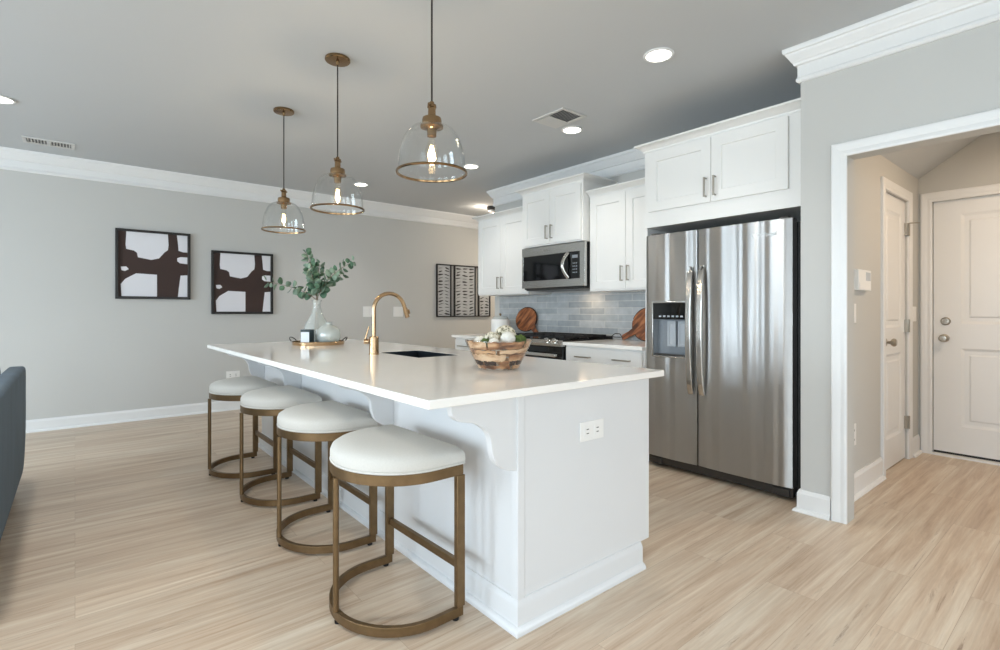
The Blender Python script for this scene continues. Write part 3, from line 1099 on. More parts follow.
def make_stool():
    root = thing('bar_stool', 'stool', 'bar stool', (0, 0, 0), 'bar stools along the island')
    R_, FL, DP = 0.280, 0.18, 0.385
    zr = 0.560
    # cushion: stacked D outlines, domed
    bm = B()
    layers = [(0.975, 0.602), (1.012, 0.604), (1.022, 0.618), (1.018, 0.640), (0.99, 0.655), (0.90, 0.668), (0.68, 0.680), (0.35, 0.686)]
    rings = []
    for s, z in layers:
        ring = []
        base = dpath(R_ + 0.004, FL + 0.006, DP + 0.008, 28)
        for x, y, _ in base:
            ring.append(bm.verts.new((0.01 + (x - 0.01) * s, y * s, z)))
        rings.append(ring)
    for a, b in zip(rings, rings[1:]):
        m = len(a)
        for i in range(m):
            j = (i + 1) % m
            bm.faces.new((a[i], a[j], b[j], b[i]))
    bm.faces.new(list(reversed(rings[0])))
    bm.faces.new(rings[-1])
    o = obj('seat_cushion', bm, M['cushion'], root, bevel=0.0, angle=80)
    bm = B()
    sw = dpath(R_ + 0.004, FL + 0.006, DP + 0.008, 28, 0.6045)
    tube(bm, [(0.01 + (x - 0.01) * 1.012, y * 1.012, z) for x, y, z in sw], 0.004, 8, closed=True)
    obj('welt', bm, M['cushion'], o)
    bm = B()
    tube(bm, dpath(R_, FL, DP, 26, zr + 0.02), 0, rect=(0.016, 0.04))
    tube(bm, [(FL, -R_, zr + 0.02), (FL, R_, zr + 0.02)], 0, rect=(0.016, 0.04))
    obj('seat_rail', bm, M['stool_metal'], root, bevel=0.0015)
    bm = B()
    tube(bm, dpath(R_, FL, DP, 26, 0.029), 0, rect=(0.02, 0.036))
    obj('floor_ring', bm, M['stool_metal'], root, bevel=0.0015)
    for y in (-R_, R_):
        bm = B()
        box(bm, FL - 0.03, FL + 0.008, y - 0.011, y + 0.011, 0.047, zr)
        obj('leg', bm, M['stool_metal'], root, bevel=0.002)
    xf = FL - DP
    bm = B()
    tube(bm, [(xf - 0.008, 0, 0.0475), (xf - 0.008, 0, zr)], 0.0115, 12)
    obj('leg', bm, M['stool_metal'], root)
    bm = B()
    box(bm, FL - 0.018, FL + 0.002, -R_ + 0.011, R_ - 0.011, 0.19, 0.222)
    obj('stretcher', bm, M['stool_metal'], root, bevel=0.002)
    for x, y in ((FL - 0.03, -R_), (FL - 0.03, R_), (xf, 0.0)):
        bm = B()
        lathe(bm, [(0.012, 0.0), (0.013, 0.004), (0.013, 0.0105), (0.0, 0.0105)], (x, y, 0.0), 14)
        obj('foot', bm, M['rubber'], root)
    return root


stool = make_stool()
SL = ['cream cushioned brass bar stool nearest the camera, at the island corner', 'cream cushioned brass bar stool, second from the camera', 'cream cushioned brass bar stool, third from the camera', 'cream cushioned brass bar stool at the far end of the row']
for i, (x, y, rz) in enumerate([(0.985, 1.925, 0.02), (1.016, 2.737, 0.0), (1.020, 3.525, 0.0), (0.970, 4.24, 0.0)]):
    s_ = stool if i == 0 else copy_tree(stool)
    s_.location = (x, y, 0)
    s_.rotation_euler = (0, 0, rz)
    s_['label'] = SL[i]

# ------------------------------------------------------------------ cabinets


def pull(root, y, z, x, vertical=True, ln=0.14):
    """square bar pull standing off a door face at x (towards -x)"""
    bm = B()
    s = 0.028
    if vertical:
        box(bm, x - s - 0.009, x - s, y - 0.006, y + 0.006, z - ln / 2, z + ln / 2)
        for q in (-1, 1):
            zz = z + q * (ln / 2 - 0.006)
            box(bm, x - s, x, y - 0.005, y + 0.005, zz - 0.005, zz + 0.005)
    else:
        box(bm, x - s - 0.009, x - s, y - ln / 2, y + ln / 2, z - 0.006, z + 0.006)
        for q in (-1, 1):
            yy = y + q * (ln / 2 - 0.006)
            box(bm, x - s, x, yy - 0.005, yy + 0.005, z - 0.005, z + 0.005)
    return obj('handle', bm, M['nickel'], root, bevel=0.001)


def shaker(root, name, y0, y1, z0, z1, x, fr=0.075, flat=False):
    bm = B()
    w, h = y1 - y0, z1 - z0
    pn = [] if flat else [(fr, w - fr, fr, h - fr, [(0.0035, 0.010)])]
    slab(bm, (x, y1, z0), (0, -1, 0), (0, 0, 1), (-1, 0, 0), w, h, 0.0195, pn)
    return obj(name, bm, M['cab'], root, smooth=False, bevel=0.0012)


def crown_cab(root, path, z0, z1, out=0.062):
    h = z1 - z0
    pr = [(0, z0), (0.008, z0), (0.010, z0 + h * 0.2), (out * 0.45, z0 + h * 0.45), (out * 0.8, z0 + h * 0.72), (out, z0 + h * 0.78), (out, z1), (0, z1)]
    bm = B()
    sweep(bm, pr, path, side=1)
    return obj('crown_moulding', bm, M['cab'], root)


def wall_cabinet(label, y0, y1, z0, z1, xf, ztop, hz, dz0=0.015, dz1=0.0, left_side=True, doors=None, hside=0.035):
    c = thing('wall_cabinet', label, 'cabinet', (KX, (y0 + y1) / 2, z0), 'white wall cabinets')
    xb = KX - 0.0005
    obj('cabinet_body', bx(xf + 0.02, xb, y0 + 0.001, y1 - 0.001, z0, z1), M['cab'], c, smooth=False)
    ym = (y0 + y1) / 2 if doors is None else doors[2]
    a, b = (y0 + 0.018, y1 - 0.018) if doors is None else doors[:2]
    for k_, (p, q, hy) in enumerate(((a, ym - 0.002, ym - hside), (ym + 0.002, b, ym + hside))):
        d = shaker(c, 'door', p, q, z0 + dz0, z1 - 0.02 - dz1, xf)
        pull(d, hy, hz, xf)
    return c, xf + 0.02


c1, bf = wall_cabinet('white two-door wall cabinet right of the microwave, beside the refrigerator', 2.425, 3.295, 1.39, 2.305, 3.845, 2.36, 1.545)
crown_cab(c1, [(bf, 2.43), (bf, 3.294)], 2.305, 2.36)
c2, bf = wall_cabinet('white two-door wall cabinet at the left end of the kitchen run', 4.175, 5.085, 1.39, 2.305, 3.845, 2.36, 1.53)
crown_cab(c2, [(bf, 4.18), (bf, 5.084), (KX, 5.084)], 2.305, 2.36)
c3, bf = wall_cabinet('taller set white wall cabinet above the microwave', 3.30, 4.17, 1.882, 2.455, 3.755, 2.515, 2.012)
crown_cab(c3, [(KX, 3.302), (bf, 3.302), (bf, 4.168), (KX, 4.168)], 2.455, 2.515)
c4, bf = wall_cabinet('wide white two-door cabinet above the refrigerator', 1.2235, 2.42, 1.859, 2.455, 3.485, 2.515, 2.085, dz0=0.12, dz1=-0.005, doors=(1.345, 2.375, 1.857))
crown_cab(c4, [(bf, 1.224), (bf, 2.419), (KX - 0.5, 2.419)], 2.455, 2.515)
obj('side_panel', bx(3.52, KX - 0.001, 2.405, 2.424, 0.0, 1.8585), M['cab'], c4, smooth=False)

BX = 3.50   # base cabinet door face


def base_cabinet(label, y0, y1, pulls, drawers):
    c = thing('base_cabinet', label, 'cabinet', (KX, (y0 + y1) / 2, 0), 'white base cabinets')
    bm = B()
    box(bm, BX + 0.02, KX - 0.0005, y0, y1, 0.1, 0.883)
    box(bm, BX + 0.09, KX - 0.0005, y0, y1, 0.0, 0.1)
    obj('cabinet_body', bm, M['cab'], c, smooth=False)
    for (p, q), hs in zip(drawers, pulls):
        d = shaker(c, 'drawer', p, q, 0.715, 0.865, BX, flat=True)
        for hy in hs:
            pull(d, hy, 0.79, BX, False, 0.17)
    ym = (y0 + y1) / 2
    for p, q, hy in ((y0 + 0.015, ym - 0.002, ym - 0.035), (ym + 0.002, y1 - 0.015, ym + 0.035)):
        d = shaker(c, 'door', p, q, 0.115, 0.70, BX)
        pull(d, hy, 0.60, BX)
    return c


base_cabinet('white base cabinet with wide drawer between range and refrigerator', 2.428, 3.285, [(3.055, 2.635)], [(2.445, 3.27)])
base_cabinet('white base cabinet left of the range, behind the bowl', 4.20, 5.08, [(4.90,), (4.43,)], [(4.64, 5.065), (4.215, 4.632)])
tag(obj('kitchen_countertop', bx(3.476, KX - 0.0085, 2.426, 3.29, 0.884, 0.914), M['quartz'], None, (3.85, 2.86, 0.884), bevel=0.003), 'short white quartz countertop between range and refrigerator', 'countertop')
tag(obj('kitchen_countertop', bx(3.476, KX - 0.0085, 4.195, 5.11, 0.884, 0.914), M['quartz'], None, (3.85, 4.65, 0.884), bevel=0.003), 'white quartz countertop left of the range', 'countertop')

# ------------------------------------------------------------------ range
RY0, RY1, RXF = 3.293, 4.192, 3.49
rg = thing('kitchen_range', 'stainless slide-in gas range with black grates', 'range', (3.85, (RY0 + RY1) / 2, 0))
bm = B()
box(bm, RXF + 0.03, KX - 0.01, RY0 + 0.002, RY1 - 0.002, 0.02, 0.905)
obj('body', bm, M['black'], rg, smooth=False)
bm = B()
box(bm, RXF - 0.005, KX - 0.01, RY0 + 0.001, RY1 - 0.001, 0.905, 0.922)
obj('cooktop', bm, M['black_gloss'], rg, bevel=0.003)
bm = B()
prism(bm, [(RXF - 0.03, 0.868), (RXF + 0.0295, 0.868), (RXF + 0.0295, 0.9045), (RXF - 0.0055, 0.9045), (RXF - 0.0055, 0.926), (RXF - 0.034, 0.892)], (0, RY0 + 0.003, 0), (1, 0, 0), (0, 0, 1), (0, 1, 0), RY1 - RY0 - 0.006)
cpn = obj('control_panel', bm, M['steel'], rg, smooth=False)
for y in (3.375, 3.475, 3.93, 4.02, 4.11):
    bm = B()
    lathe(bm, [(0.026, 0.0), (0.026, 0.008), (0.021, 0.012), (0.02, 0.034), (0.017, 0.038), (0.0, 0.038)], seg=24)
    box(bm, -0.004, 0.004, -0.018, 0.018, 0.036, 0.044)
    bm.transform(Matrix.Translation((RXF - 0.0195, y, 0.9105)) @ Vector((0, 0, 1)).rotation_difference(Vector((-0.78, 0, 0.63))).to_matrix().to_4x4())
    obj('knob', bm, M['handle_steel'], cpn)
dr = obj('oven_door', bx(RXF - 0.005, RXF + 0.0295, RY0 + 0.006, RY1 - 0.006, 0.20, 0.862), M['black_gloss'], rg, bevel=0.004)
bm = B()
tube(bm, [(RXF - 0.05, RY0 + 0.05, 0.785), (RXF - 0.05, RY1 - 0.05, 0.785)], 0, rect=(0.026, 0.03))
for y in (RY0 + 0.06, RY1 - 0.06):
    box(bm, RXF - 0.05, RXF - 0.0052, y - 0.014, y + 0.014, 0.772, 0.798)
obj('handle', bm, M['handle_steel'], dr, bevel=0.004)
obj('lower_drawer', bx(RXF - 0.003, RXF + 0.0295, RY0 + 0.006, RY1 - 0.006, 0.04, 0.19), M['steel'], rg, bevel=0.003)
for j in range(3):
    y0 = RY0 + 0.03 + j * 0.282
    y1 = y0 + 0.272
    bm = B()
    for y in (y0, (y0 + y1) / 2, y1):
        box(bm, RXF + 0.04, KX - 0.09, y - 0.007, y + 0.007, 0.944, 0.962)
    for x in (RXF + 0.047, RXF + 0.2, RXF + 0.33, RXF + 0.46, KX - 0.097):
        box(bm, x - 0.007, x + 0.007, y0 - 0.007, y1 + 0.007, 0.944, 0.962)
    for x in (RXF + 0.047, KX - 0.097):
        for y in (y0, y1):
            box(bm, x - 0.008, x + 0.008, y - 0.008, y + 0.008, 0.9222, 0.95)
    obj('grate', bm, M['iron'], rg, smooth=False)
    for x in (RXF + 0.19, RXF + 0.48):
        bm = B()
        lathe(bm, [(0.05, 0.0), (0.05, 0.006), (0.036, 0.009), (0.034, 0.018), (0.0, 0.02)], (x, (y0 + y1) / 2, 0.9222), 20)
        obj('burner', bm, M['iron'], rg)
bm = B()
box(bm, KX - 0.075, KX - 0.011, RY0 + 0.002, RY1 - 0.002, 0.9222, 0.945)
obj('rear_vent', bm, M['black'], rg, bevel=0.003)

# ------------------------------------------------------------------ microwave
MX = 3.775
MY0, MY1, MZ0, MZ1 = 3.302, 4.172, 1.432, 1.876
mw = thing('microwave', 'stainless over-the-range microwave with bowed handle', 'microwave', (3.95, 3.73, MZ0))
obj('body', bx(MX + 0.03, KX - 0.009, MY0, MY1, MZ0, MZ1), M['black'], mw, smooth=False, bevel=0.003)
obj('bottom_panel', bx(MX + 0.05, KX - 0.02, MY0 + 0.01, MY1 - 0.01, MZ0 - 0.012, MZ0 - 0.0002), M['dark_steel'], mw, smooth=False)
bm = B()
slab(bm, (MX - 0.004, MY1 + 0.006, MZ0 + 0.012), (0, -1, 0), (0, 0, 1), (-1, 0, 0), MY1 - MY0 + 0.028, MZ1 - MZ0 - 0.014, 0.033, [(0.02, MY1 - MY0 + 0.028 - 0.062, 0.075, MZ1 - MZ0 - 0.014 - 0.088, [(0.003, 0.003)])])
fd = obj('front_frame', bm, M['steel'], mw, bevel=0.002)
gy0, gy1, gz0, gz1 = MY0 - 0.022 + 0.067, MY1 + 0.006 - 0.025, MZ0 + 0.012 + 0.08, MZ1 - 0.002 - 0.093
obj('door_glass', bx(MX - 0.006, MX - 0.0012, gy0, gy1, gz0, gz1), M['black_gloss'], mw, smooth=False)
bm = B()
hp = []
for i in range(17):
    a = i / 16
    z = gz0 + 0.006 + a * (gz1 - gz0 - 0.012)
    b_ = math.sin(PI * a)
    hp.append((MX - 0.010 - 0.052 * b_, gy0 + 0.16 + 0.03 * b_ - 0.02, z))
tube(bm, hp, 0.020, 12)
obj('handle', bm, M['handle_steel'], mw)
bm = B()
for i in range(4):
    for j in range(3):
        y = gy0 + 0.028 + j * 0.022
        z = gz0 + 0.05 + i * 0.03
        box(bm, MX - 0.0066, MX - 0.0062, y, y + 0.012, z, z + 0.012)
obj('keypad', bm, M['grey_plastic'], mw)
obj('display', bx(MX - 0.0068, MX - 0.0062, gy0 + 0.02, gy0 + 0.09, gz1 - 0.06, gz1 - 0.03), M['grey_plastic'], mw)

# ------------------------------------------------------------------ refrigerator
FX = 3.44
FYa, FYs, FYb = 1.302, 1.938, 2.368
fr = thing('refrigerator', 'stainless side-by-side refrigerator with ice and water dispenser', 'refrigerator', (3.85, 1.835, 0))
obj('case', bx(FX + 0.085, KX - 0.03, FYa - 0.018, FYb + 0.01, 0.03, 1.765), M['black'], fr, smooth=False)


def bowed_door(bm, y0, y1, z0, z1, hole=None):
    """door skin with a faint bow across its width; hole = (y0,y1,z0,z1) cut for the dispenser"""
    n = 12
    ys = [y0 + (y1 - y0) * i / n for i in range(n + 1)]
    zs = [z0, z1]
    if hole:
        ys = sorted(set([y for y in ys if not (hole[0] - 0.02 < y < hole[1] + 0.02)] + [hole[0], hole[1]] + [hole[0] + (hole[1] - hole[0]) * t_ for t_ in (0.33, 0.66)]))
        zs = [z0, hole[2], hole[3], z1]
    yc, hw = (y0 + y1) / 2, (y1 - y0) / 2

    def X(y):
        return FX + 0.012 * abs((y - yc) / hw) ** 3
    g = [[bm.verts.new((X(y), y, z)) for z in zs] for y in ys]
    for i in range(len(ys) - 1):
        for j in range(len(zs) - 1):
            cy, cz = (ys[i] + ys[i + 1]) / 2, (zs[j] + zs[j + 1]) / 2
            if hole and hole[0] < cy < hole[1] and hole[2] < cz < hole[3]:
                continue
            bm.faces.new((g[i][j], g[i][j + 1], g[i + 1][j + 1], g[i + 1][j]))
    bk = [bm.verts.new((FX + 0.075, y, z)) for y, z in ((y0, z0), (y1, z0), (y1, z1), (y0, z1))]
    bm.faces.new((bk[0], bk[1], bk[2], bk[3]))
    bm.faces.new([g[i][0] for i in range(len(ys))] + [bk[1], bk[0]])
    bm.faces.new([g[i][-1] for i in reversed(range(len(ys)))] + [bk[3], bk[2]])
    bm.faces.new([v for v in g[0]][::-1] + [bk[0], bk[3]])
    bm.faces.new([v for v in g[-1]] + [bk[2], bk[1]])


HY0, HY1, HZ0, HZ1 = 2.02, 2.30, 0.862, 1.262
DZ0, DZ1 = 0.088, 1.785
bm = B()
bowed_door(bm, FYa, FYs - 0.004, DZ0, DZ1)
drr = obj('door', bm, M['door_steel'], fr, angle=30, bevel=0.003)
bm = B()
bowed_door(bm, FYs + 0.004, FYb, DZ0, DZ1, (HY0, HY1, HZ0, HZ1))
dl = obj('door', bm, M['door_steel'], fr, angle=30, bevel=0.0)
for d_, y, s in ((drr, FYs - 0.045, 1), (dl, FYs + 0.040, -1)):
    bm = B()
    hp = []
    for i in range(25):
        a = i / 24
        z = 0.60 + a * 0.92
        b_ = 1 - (2 * a - 1) ** 2
        hp.append((FX - 0.004 - 0.075 * b_ ** 0.6 * 0.6, y, z))
    tube(bm, hp, 0, rect=(0.042, 0.024))
    obj('handle', bm, M['handle_steel'], d_, bevel=0.006, seg=3)
# dispenser in the left-hand door
bm = B()
box(bm, FX - 0.004, FX + 0.006, HY0 - 0.012, HY0, HZ0 - 0.012, HZ1 + 0.012)
box(bm, FX - 0.004, FX + 0.006, HY1, HY1 + 0.012, HZ0 - 0.012, HZ1 + 0.012)
box(bm, FX - 0.004, FX + 0.006, HY0, HY1, HZ0 - 0.012, HZ0)
box(bm, FX - 0.004, FX + 0.006, HY0, HY1, HZ1, HZ1 + 0.012)
dsp = obj('dispenser', bm, M['steel'], fr, bevel=0.003)
bm = B()
q = [(HY0 + 0.001, HZ0 + 0.001), (HY1 - 0.001, HZ0 + 0.001), (HY1 - 0.001, HZ1 - 0.125), (HY0 + 0.001, HZ1 - 0.125)]
f_ = [bm.verts.new((FX + 0.004, y, z)) for y, z in q]
b_ = [bm.verts.new((FX + 0.07, y, z)) for y, z in q]
for i in range(4):
    j = (i + 1) % 4
    bm.faces.new((f_[i], f_[j], b_[j], b_[i]))
bm.faces.new(b_)
obj('recess', bm, M['grey_plastic'], dsp, smooth=False)
bm = B()
box(bm, FX + 0.002, FX + 0.07, HY0 + 0.001, HY1 - 0.001, HZ1 - 0.124, HZ1 - 0.001)
obj('control_panel', bm, M['black_gloss'], dsp, smooth=False)
bm = B()
for i in range(6):
    y = HY0 + 0.03 + i * 0.036
    box(bm, FX + 0.0012, FX + 0.0019, y, y + 0.02, HZ1 - 0.108, HZ1 - 0.096)
obj('buttons', bm, M['paddle'], dsp, smooth=False)
for y in (HY0 + 0.06, HY0 + 0.15):
    bm = B()
    slab(bm, (FX + 0.045, y + 0.035, HZ0 + 0.07), (0, -1, 0), (0, 0, 1), (-1, 0, 0), 0.07, 0.19, 0.012, [(0.012, 0.058, 0.012, 0.178, [(0.004, 0.006)])])
    obj('paddle', bm, M['paddle'], dsp, smooth=False)
obj('drip_tray', bx(FX + 0.006, FX + 0.069, HY0 + 0.004, HY1 - 0.004, HZ0 + 0.0015, HZ0 + 0.012), M['dark_steel'], dsp, smooth=False)
bm = B()
box(bm, FX + 0.045, FX + 0.0845, FYa + 0.01, FYb, 0.02, 0.078)
for y in (FYa + 0.03, FYb - 0.12):
    box(bm, FX + 0.032, FX + 0.045, y, y + 0.10, 0.02, 0.07)
obj('kick_grille', bm, M['dark_steel'], fr, bevel=0.004)
for y in (FYa + 0.04, FYb - 0.08):
    bm = B()
    tube(bm, [(FX + 0.12, y, 0.016), (FX + 0.12, y + 0.03, 0.016)], 0.0155, 16)
    obj('roller', bm, M['rubber'], fr)
for y in (FYa + 0.03, FYb - 0.09):
    obj('hinge_cover', bx(FX + 0.03, FX + 0.12, y, y + 0.06, 1.7855, 1.80), M['dark_steel'], fr, bevel=0.003)


def lettering(text, size, parent, org, name):
    cu = bpy.data.curves.new('t', 'FONT')
    cu.body = text
    cu.size = size
    cu.extrude = 0.0004
    cu.align_x = 'CENTER'
    to = bpy.data.objects.new('t', cu)
    COL.objects.link(to)
    dg = bpy.context.evaluated_depsgraph_get()
    me = bpy.data.meshes.new_from_object(to.evaluated_get(dg))
    bpy.data.objects.remove(to)
    bm = B()
    bm.from_mesh(me)
    # text x -> world -y, text y -> world z, facing -x
    bm.transform(Matrix.Translation(org) @ Matrix(((0, 0, -1, 0), (-1, 0, 0, 0), (0, 1, 0, 0), (0, 0, 0, 1))))
    return obj(name, bm, M['handle_steel'], parent, smooth=False)


lettering('Whirlpool', 0.036, drr, (FX + 0.0003, 1.47, 1.685), 'badge')
lettering('Whirlpool', 0.026, mw, (MX - 0.0046, 3.80, 1.823), 'badge')

# ------------------------------------------------------------------ pendants
PEND = [(1.257, 2.007), (1.257, 3.10), (1.257, 4.167)]


def make_pendant():
    """origin at the rim centre on the ceiling"""
    p = thing('pendant_light', 'pendant', 'pendant lamp', (0, 0, 0), 'glass pendants over the island')
    H = CEIL
    bm = B()
    lathe(bm, [(0.0, -0.0005), (0.073, -0.0005), (0.076, -0.004), (0.076, -0.016), (0.072, -0.020), (0.012, -0.024), (0.008, -0.045), (0.0, -0.045)], (0, 0, 0), 32)
    obj('canopy', bm, M['brass'], p)
    bm = B()
    tube(bm, [(0, 0, -0.04), (0, 0, 2.150 - H)], 0.0042, 8)
    obj('cord', bm, M['cord'], p)
    z = lambda a: a - H
    bm = B()
    lathe(bm, [(0.0, z(2.158)), (0.010, z(2.156)), (0.012, z(2.146)), (0.020, z(2.142)), (0.021, z(2.130)), (0.017, z(2.126)), (0.018, z(2.092)), (0.024, z(2.088)), (0.042, z(2.082)), (0.045, z(2.070)), (0.044, z(2.052)), (0.052, z(2.048)), (0.052, z(2.038)), (0.030, z(2.036)), (0.022, z(2.030)), (0.021, z(1.998)), (0.0, z(1.997))], (0, 0, 0), 32)
    for a in (0.6, 0.6 + PI):
        tube(bm, [(0.021 * math.cos(a), 0.021 * math.sin(a), z(2.136)), (0.034 * math.cos(a), 0.034 * math.sin(a), z(2.136))], 0.006, 10)
    obj('socket', bm, M['brass'], p)
    bm = B()
    prof = [(0.046, 2.0495), (0.056, 2.044)]
    for i in range(1, 17):
        a = i / 16 * PI / 2
        prof.append((0.056 + 0.097 * math.sin(a) ** 0.92, 1.852 + 0.192 * math.cos(a)))
    prof += [(0.1545, 1.840), (0.156, 1.836)]
    prof = [(r, z(q)) for r, q in prof]
    inner = [(r - 0.003, q - (0.003 if r < 0.13 else 0)) for r, q in reversed(prof)]
    lathe(bm, prof + inner, (0, 0, 0), 56, cap=False, closed=True)
    sh_ = obj('glass_shade', bm, M['glass'], p, angle=50)
    bm = B()
    lathe(bm, [(0.1565, z(1.838)), (0.162, z(1.837)), (0.163, z(1.830)), (0.160, z(1.826)), (0.153, z(1.828)), (0.152, z(1.8355))], (0, 0, 0), 56, cap=False, closed=True)
    obj('rim_band', bm, M['brass'], sh_)
    bm = B()
    lathe(bm, [(0.013, z(1.9965)), (0.013, z(1.985)), (0.020, z(1.965)), (0.029, z(1.935)), (0.030, z(1.915)), (0.024, z(1.885)), (0.012, z(1.865)), (0.0, z(1.858))], (0, 0, 0), 24, cap=False)
    bl = obj('bulb', bm, M['bulb_glass'], p)
    bm = B()
    for k_ in range(4):
        a = k_ * PI / 2 + 0.3
        tube(bm, [(0.006 * math.cos(a), 0.006 * math.sin(a), z(1.955)), (0.013 * math.cos(a + 0.5), 0.013 * math.sin(a + 0.5), z(1.895))], 0.0016, 6)
    obj('filament', bm, M['filament'], bl)
    return p


pend = make_pendant()
PL = ['clear glass dome pendant with brass socket nearest the camera', 'clear glass dome pendant with brass socket, middle of the three', 'clear glass dome pendant with brass socket farthest over the island']
for i, (x, y) in enumerate(PEND):
    p = pend if i == 0 else copy_tree(pend)
    p.location = (x, y, CEIL)
    p['label'] = PL[i]
    l = bpy.data.lights.new('pendant_bulb_light', 'POINT')
    l.energy = 5
    l.color = (1.0, 0.78, 0.52)
    l.shadow_soft_size = 0.02
    lo = bpy.data.objects.new('pendant_bulb_light', l)
    COL.objects.link(lo)
    lo.location = (x, y, 1.925)

# ------------------------------------------------------------------ recessed lights, vents, far ceiling lamp


def make_can():
    c = thing('recessed_light', 'can', 'ceiling light', (0, 0, 0), 'recessed ceiling lights')
    bm = B()
    lathe(bm, [(0.088, -0.0004), (0.092, -0.004), (0.088, -0.010), (0.076, -0.012), (0.073, -0.008), (0.073, -0.0004)], (0, 0, 0), 40, cap=False, closed=True)
    obj('trim_ring', bm, M['trim'], c)
    bm = B()
    lathe(bm, [(0.0, -0.006), (0.0725, -0.006), (0.0725, -0.0005), (0.0, -0.0005)], (0, 0, 0), 40, cap=False)
    obj('lens', bm, M['lens'], c)
    return c


def can_or_fill_spot(x, y, power=34):
    l = bpy.data.lights.new('recessed_or_fill_lamp', 'SPOT')
    l.energy = power
    l.color = (1.0, 0.94, 0.86)
    l.spot_size = math.radians(112)
    l.spot_blend = 0.9
    l.shadow_soft_size = 0.07
    lo = bpy.data.objects.new('recessed_or_fill_lamp', l)
    COL.objects.link(lo)
    lo.location = (x, y, CEIL - 0.02)


can = make_can()
CANS = [(2.75, 1.80, 'lit recessed light nearest the refrigerator cabinet and crown corner'), (3.31, 3.02, 'lit recessed light beside the square ceiling vent'), (3.30, 4.48, 'lit recessed light just right of the nearest pendant shade'), (2.72, 5.98, 'lit recessed light beside the middle pendant, near the far wall'), (-0.43, 5.27, 'lit recessed light at the left edge near the slotted vent')]
for i, (x, y, lb) in enumerate(CANS):
    c = can if i == 0 else copy_tree(can)
    c.location = (x, y, CEIL)
    c['label'] = lb
    can_or_fill_spot(x, y)
# fill spots without fixtures, added out of the picture to brighten floor and counter
for x, y in ((-0.43, 2.6), (-0.43, 0.2), (1.5, -1.0), (-2.6, 4.2), (-2.6, 1.2)):
    can_or_fill_spot(x, y, 80)


def vent(label, x0, x1, y0, y1, along_x, mid=True):
    v = thing('ceiling_vent', label, 'vent', ((x0 + x1) / 2, (y0 + y1) / 2, CEIL), 'ceiling air vents')
    z1, z0 = CEIL - 0.0004, CEIL - 0.010
    f = 0.028
    bm = B()
    for a in ((x0, x1, y0, y0 + f), (x0, x1, y1 - f, y1), (x0, x0 + f, y0 + f, y1 - f), (x1 - f, x1, y0 + f, y1 - f)):
        box(bm, *a, z0, z1)
    xm, ym = (x0 + x1) / 2, (y0 + y1) / 2
    if mid:
        if along_x:
            box(bm, xm - 0.012, xm + 0.012, y0 + f, y1 - f, z0, z1)
        else:
            box(bm, x0 + f, x1 - f, ym - 0.012, ym + 0.012, z0, z1)
    obj('frame', bm, M['vent'], v, smooth=False, bevel=0.002)
    obj('duct_back', bx(x0 + f, x1 - f, y0 + f, y1 - f, CEIL - 0.0018, CEIL - 0.0004), M['slot'], v, smooth=False)
    bm = B()
    if along_x:
        n = int((x1 - x0 - 2 * f) / 0.022)
        for i in range(n):
            x = x0 + f + (i + 0.5) * (x1 - x0 - 2 * f) / n
            prism(bm, [(-0.006, -0.0085), (-0.003, -0.0085), (0.005, -0.0022), (0.002, -0.0022)], (x, y0 + f, CEIL), (1, 0, 0), (0, 0, 1), (0, 1, 0), y1 - y0 - 2 * f)
    else:
        n = int((x1 - x0 - 2 * f) / 0.022)
        for i in range(n):
            x = x0 + f + (i + 0.5) * (x1 - x0 - 2 * f) / n
            s = 1
            prism(bm, [(-0.006 * s, -0.0085), (-0.003 * s, -0.0085), (0.005 * s, -0.0022), (0.002 * s, -0.0022)], (x, y0 + f, CEIL), (1, 0, 0), (0, 0, 1), (0, 1, 0), y1 - y0 - 2 * f)
    obj('louvers', bm, M['vent'], v, smooth=False)
    return v


vent('white slotted ceiling vent at the left by the far wall crown', -0.37, 0.0, 6.26, 6.47, True)
v2 = vent('white ceiling vent beside the recessed lights near the cabinets', 2.89, 3.17, 2.73, 3.08, False, False)
obj('damper_plate', bx(2.92, 3.14, 2.91, 3.05, CEIL - 0.0115, CEIL - 0.0102), M['vent'], v2, smooth=False)

fl = thing('flush_ceiling_lamp', 'small black flush ceiling lamp beyond the left end of the wall cabinets', 'ceiling light', (4.83, 6.02, CEIL))
bm = B()
lathe(bm, [(0.0, -0.0005), (0.075, -0.0005), (0.078, -0.01), (0.075, -0.045), (0.05, -0.055), (0.0, -0.056)], (4.83, 6.02, CEIL), 28)
obj('canopy', bm, M['black'], fl)
bm = B()
lathe(bm, [(0.0, -0.0575), (0.052, -0.0575), (0.050, -0.075), (0.03, -0.088), (0.0, -0.092)], (4.83, 6.02, CEIL), 28, cap=False)
obj('diffuser', bm, M['ceramic'], fl)
for dx, dy in ((-0.13, 0.09), (0.12, 0.10)):
    l = bpy.data.lights.new('passage_bulb_light', 'POINT')
    l.energy = 2.6
    l.color = (1.0, 0.86, 0.7)
    l.shadow_soft_size = 0.03
    lo = bpy.data.objects.new('passage_bulb_light', l)
    COL.objects.link(lo)
    lo.location = (4.83 + dx, 6.02 + dy, CEIL - 0.12)

# microwave's cooktop lamp
area('microwave_lamp_light', (4.04, 3.54, MZ0 - 0.016), (0, 0, 0), 0.1, 0.06, 0.9, (1.0, 0.74, 0.48))

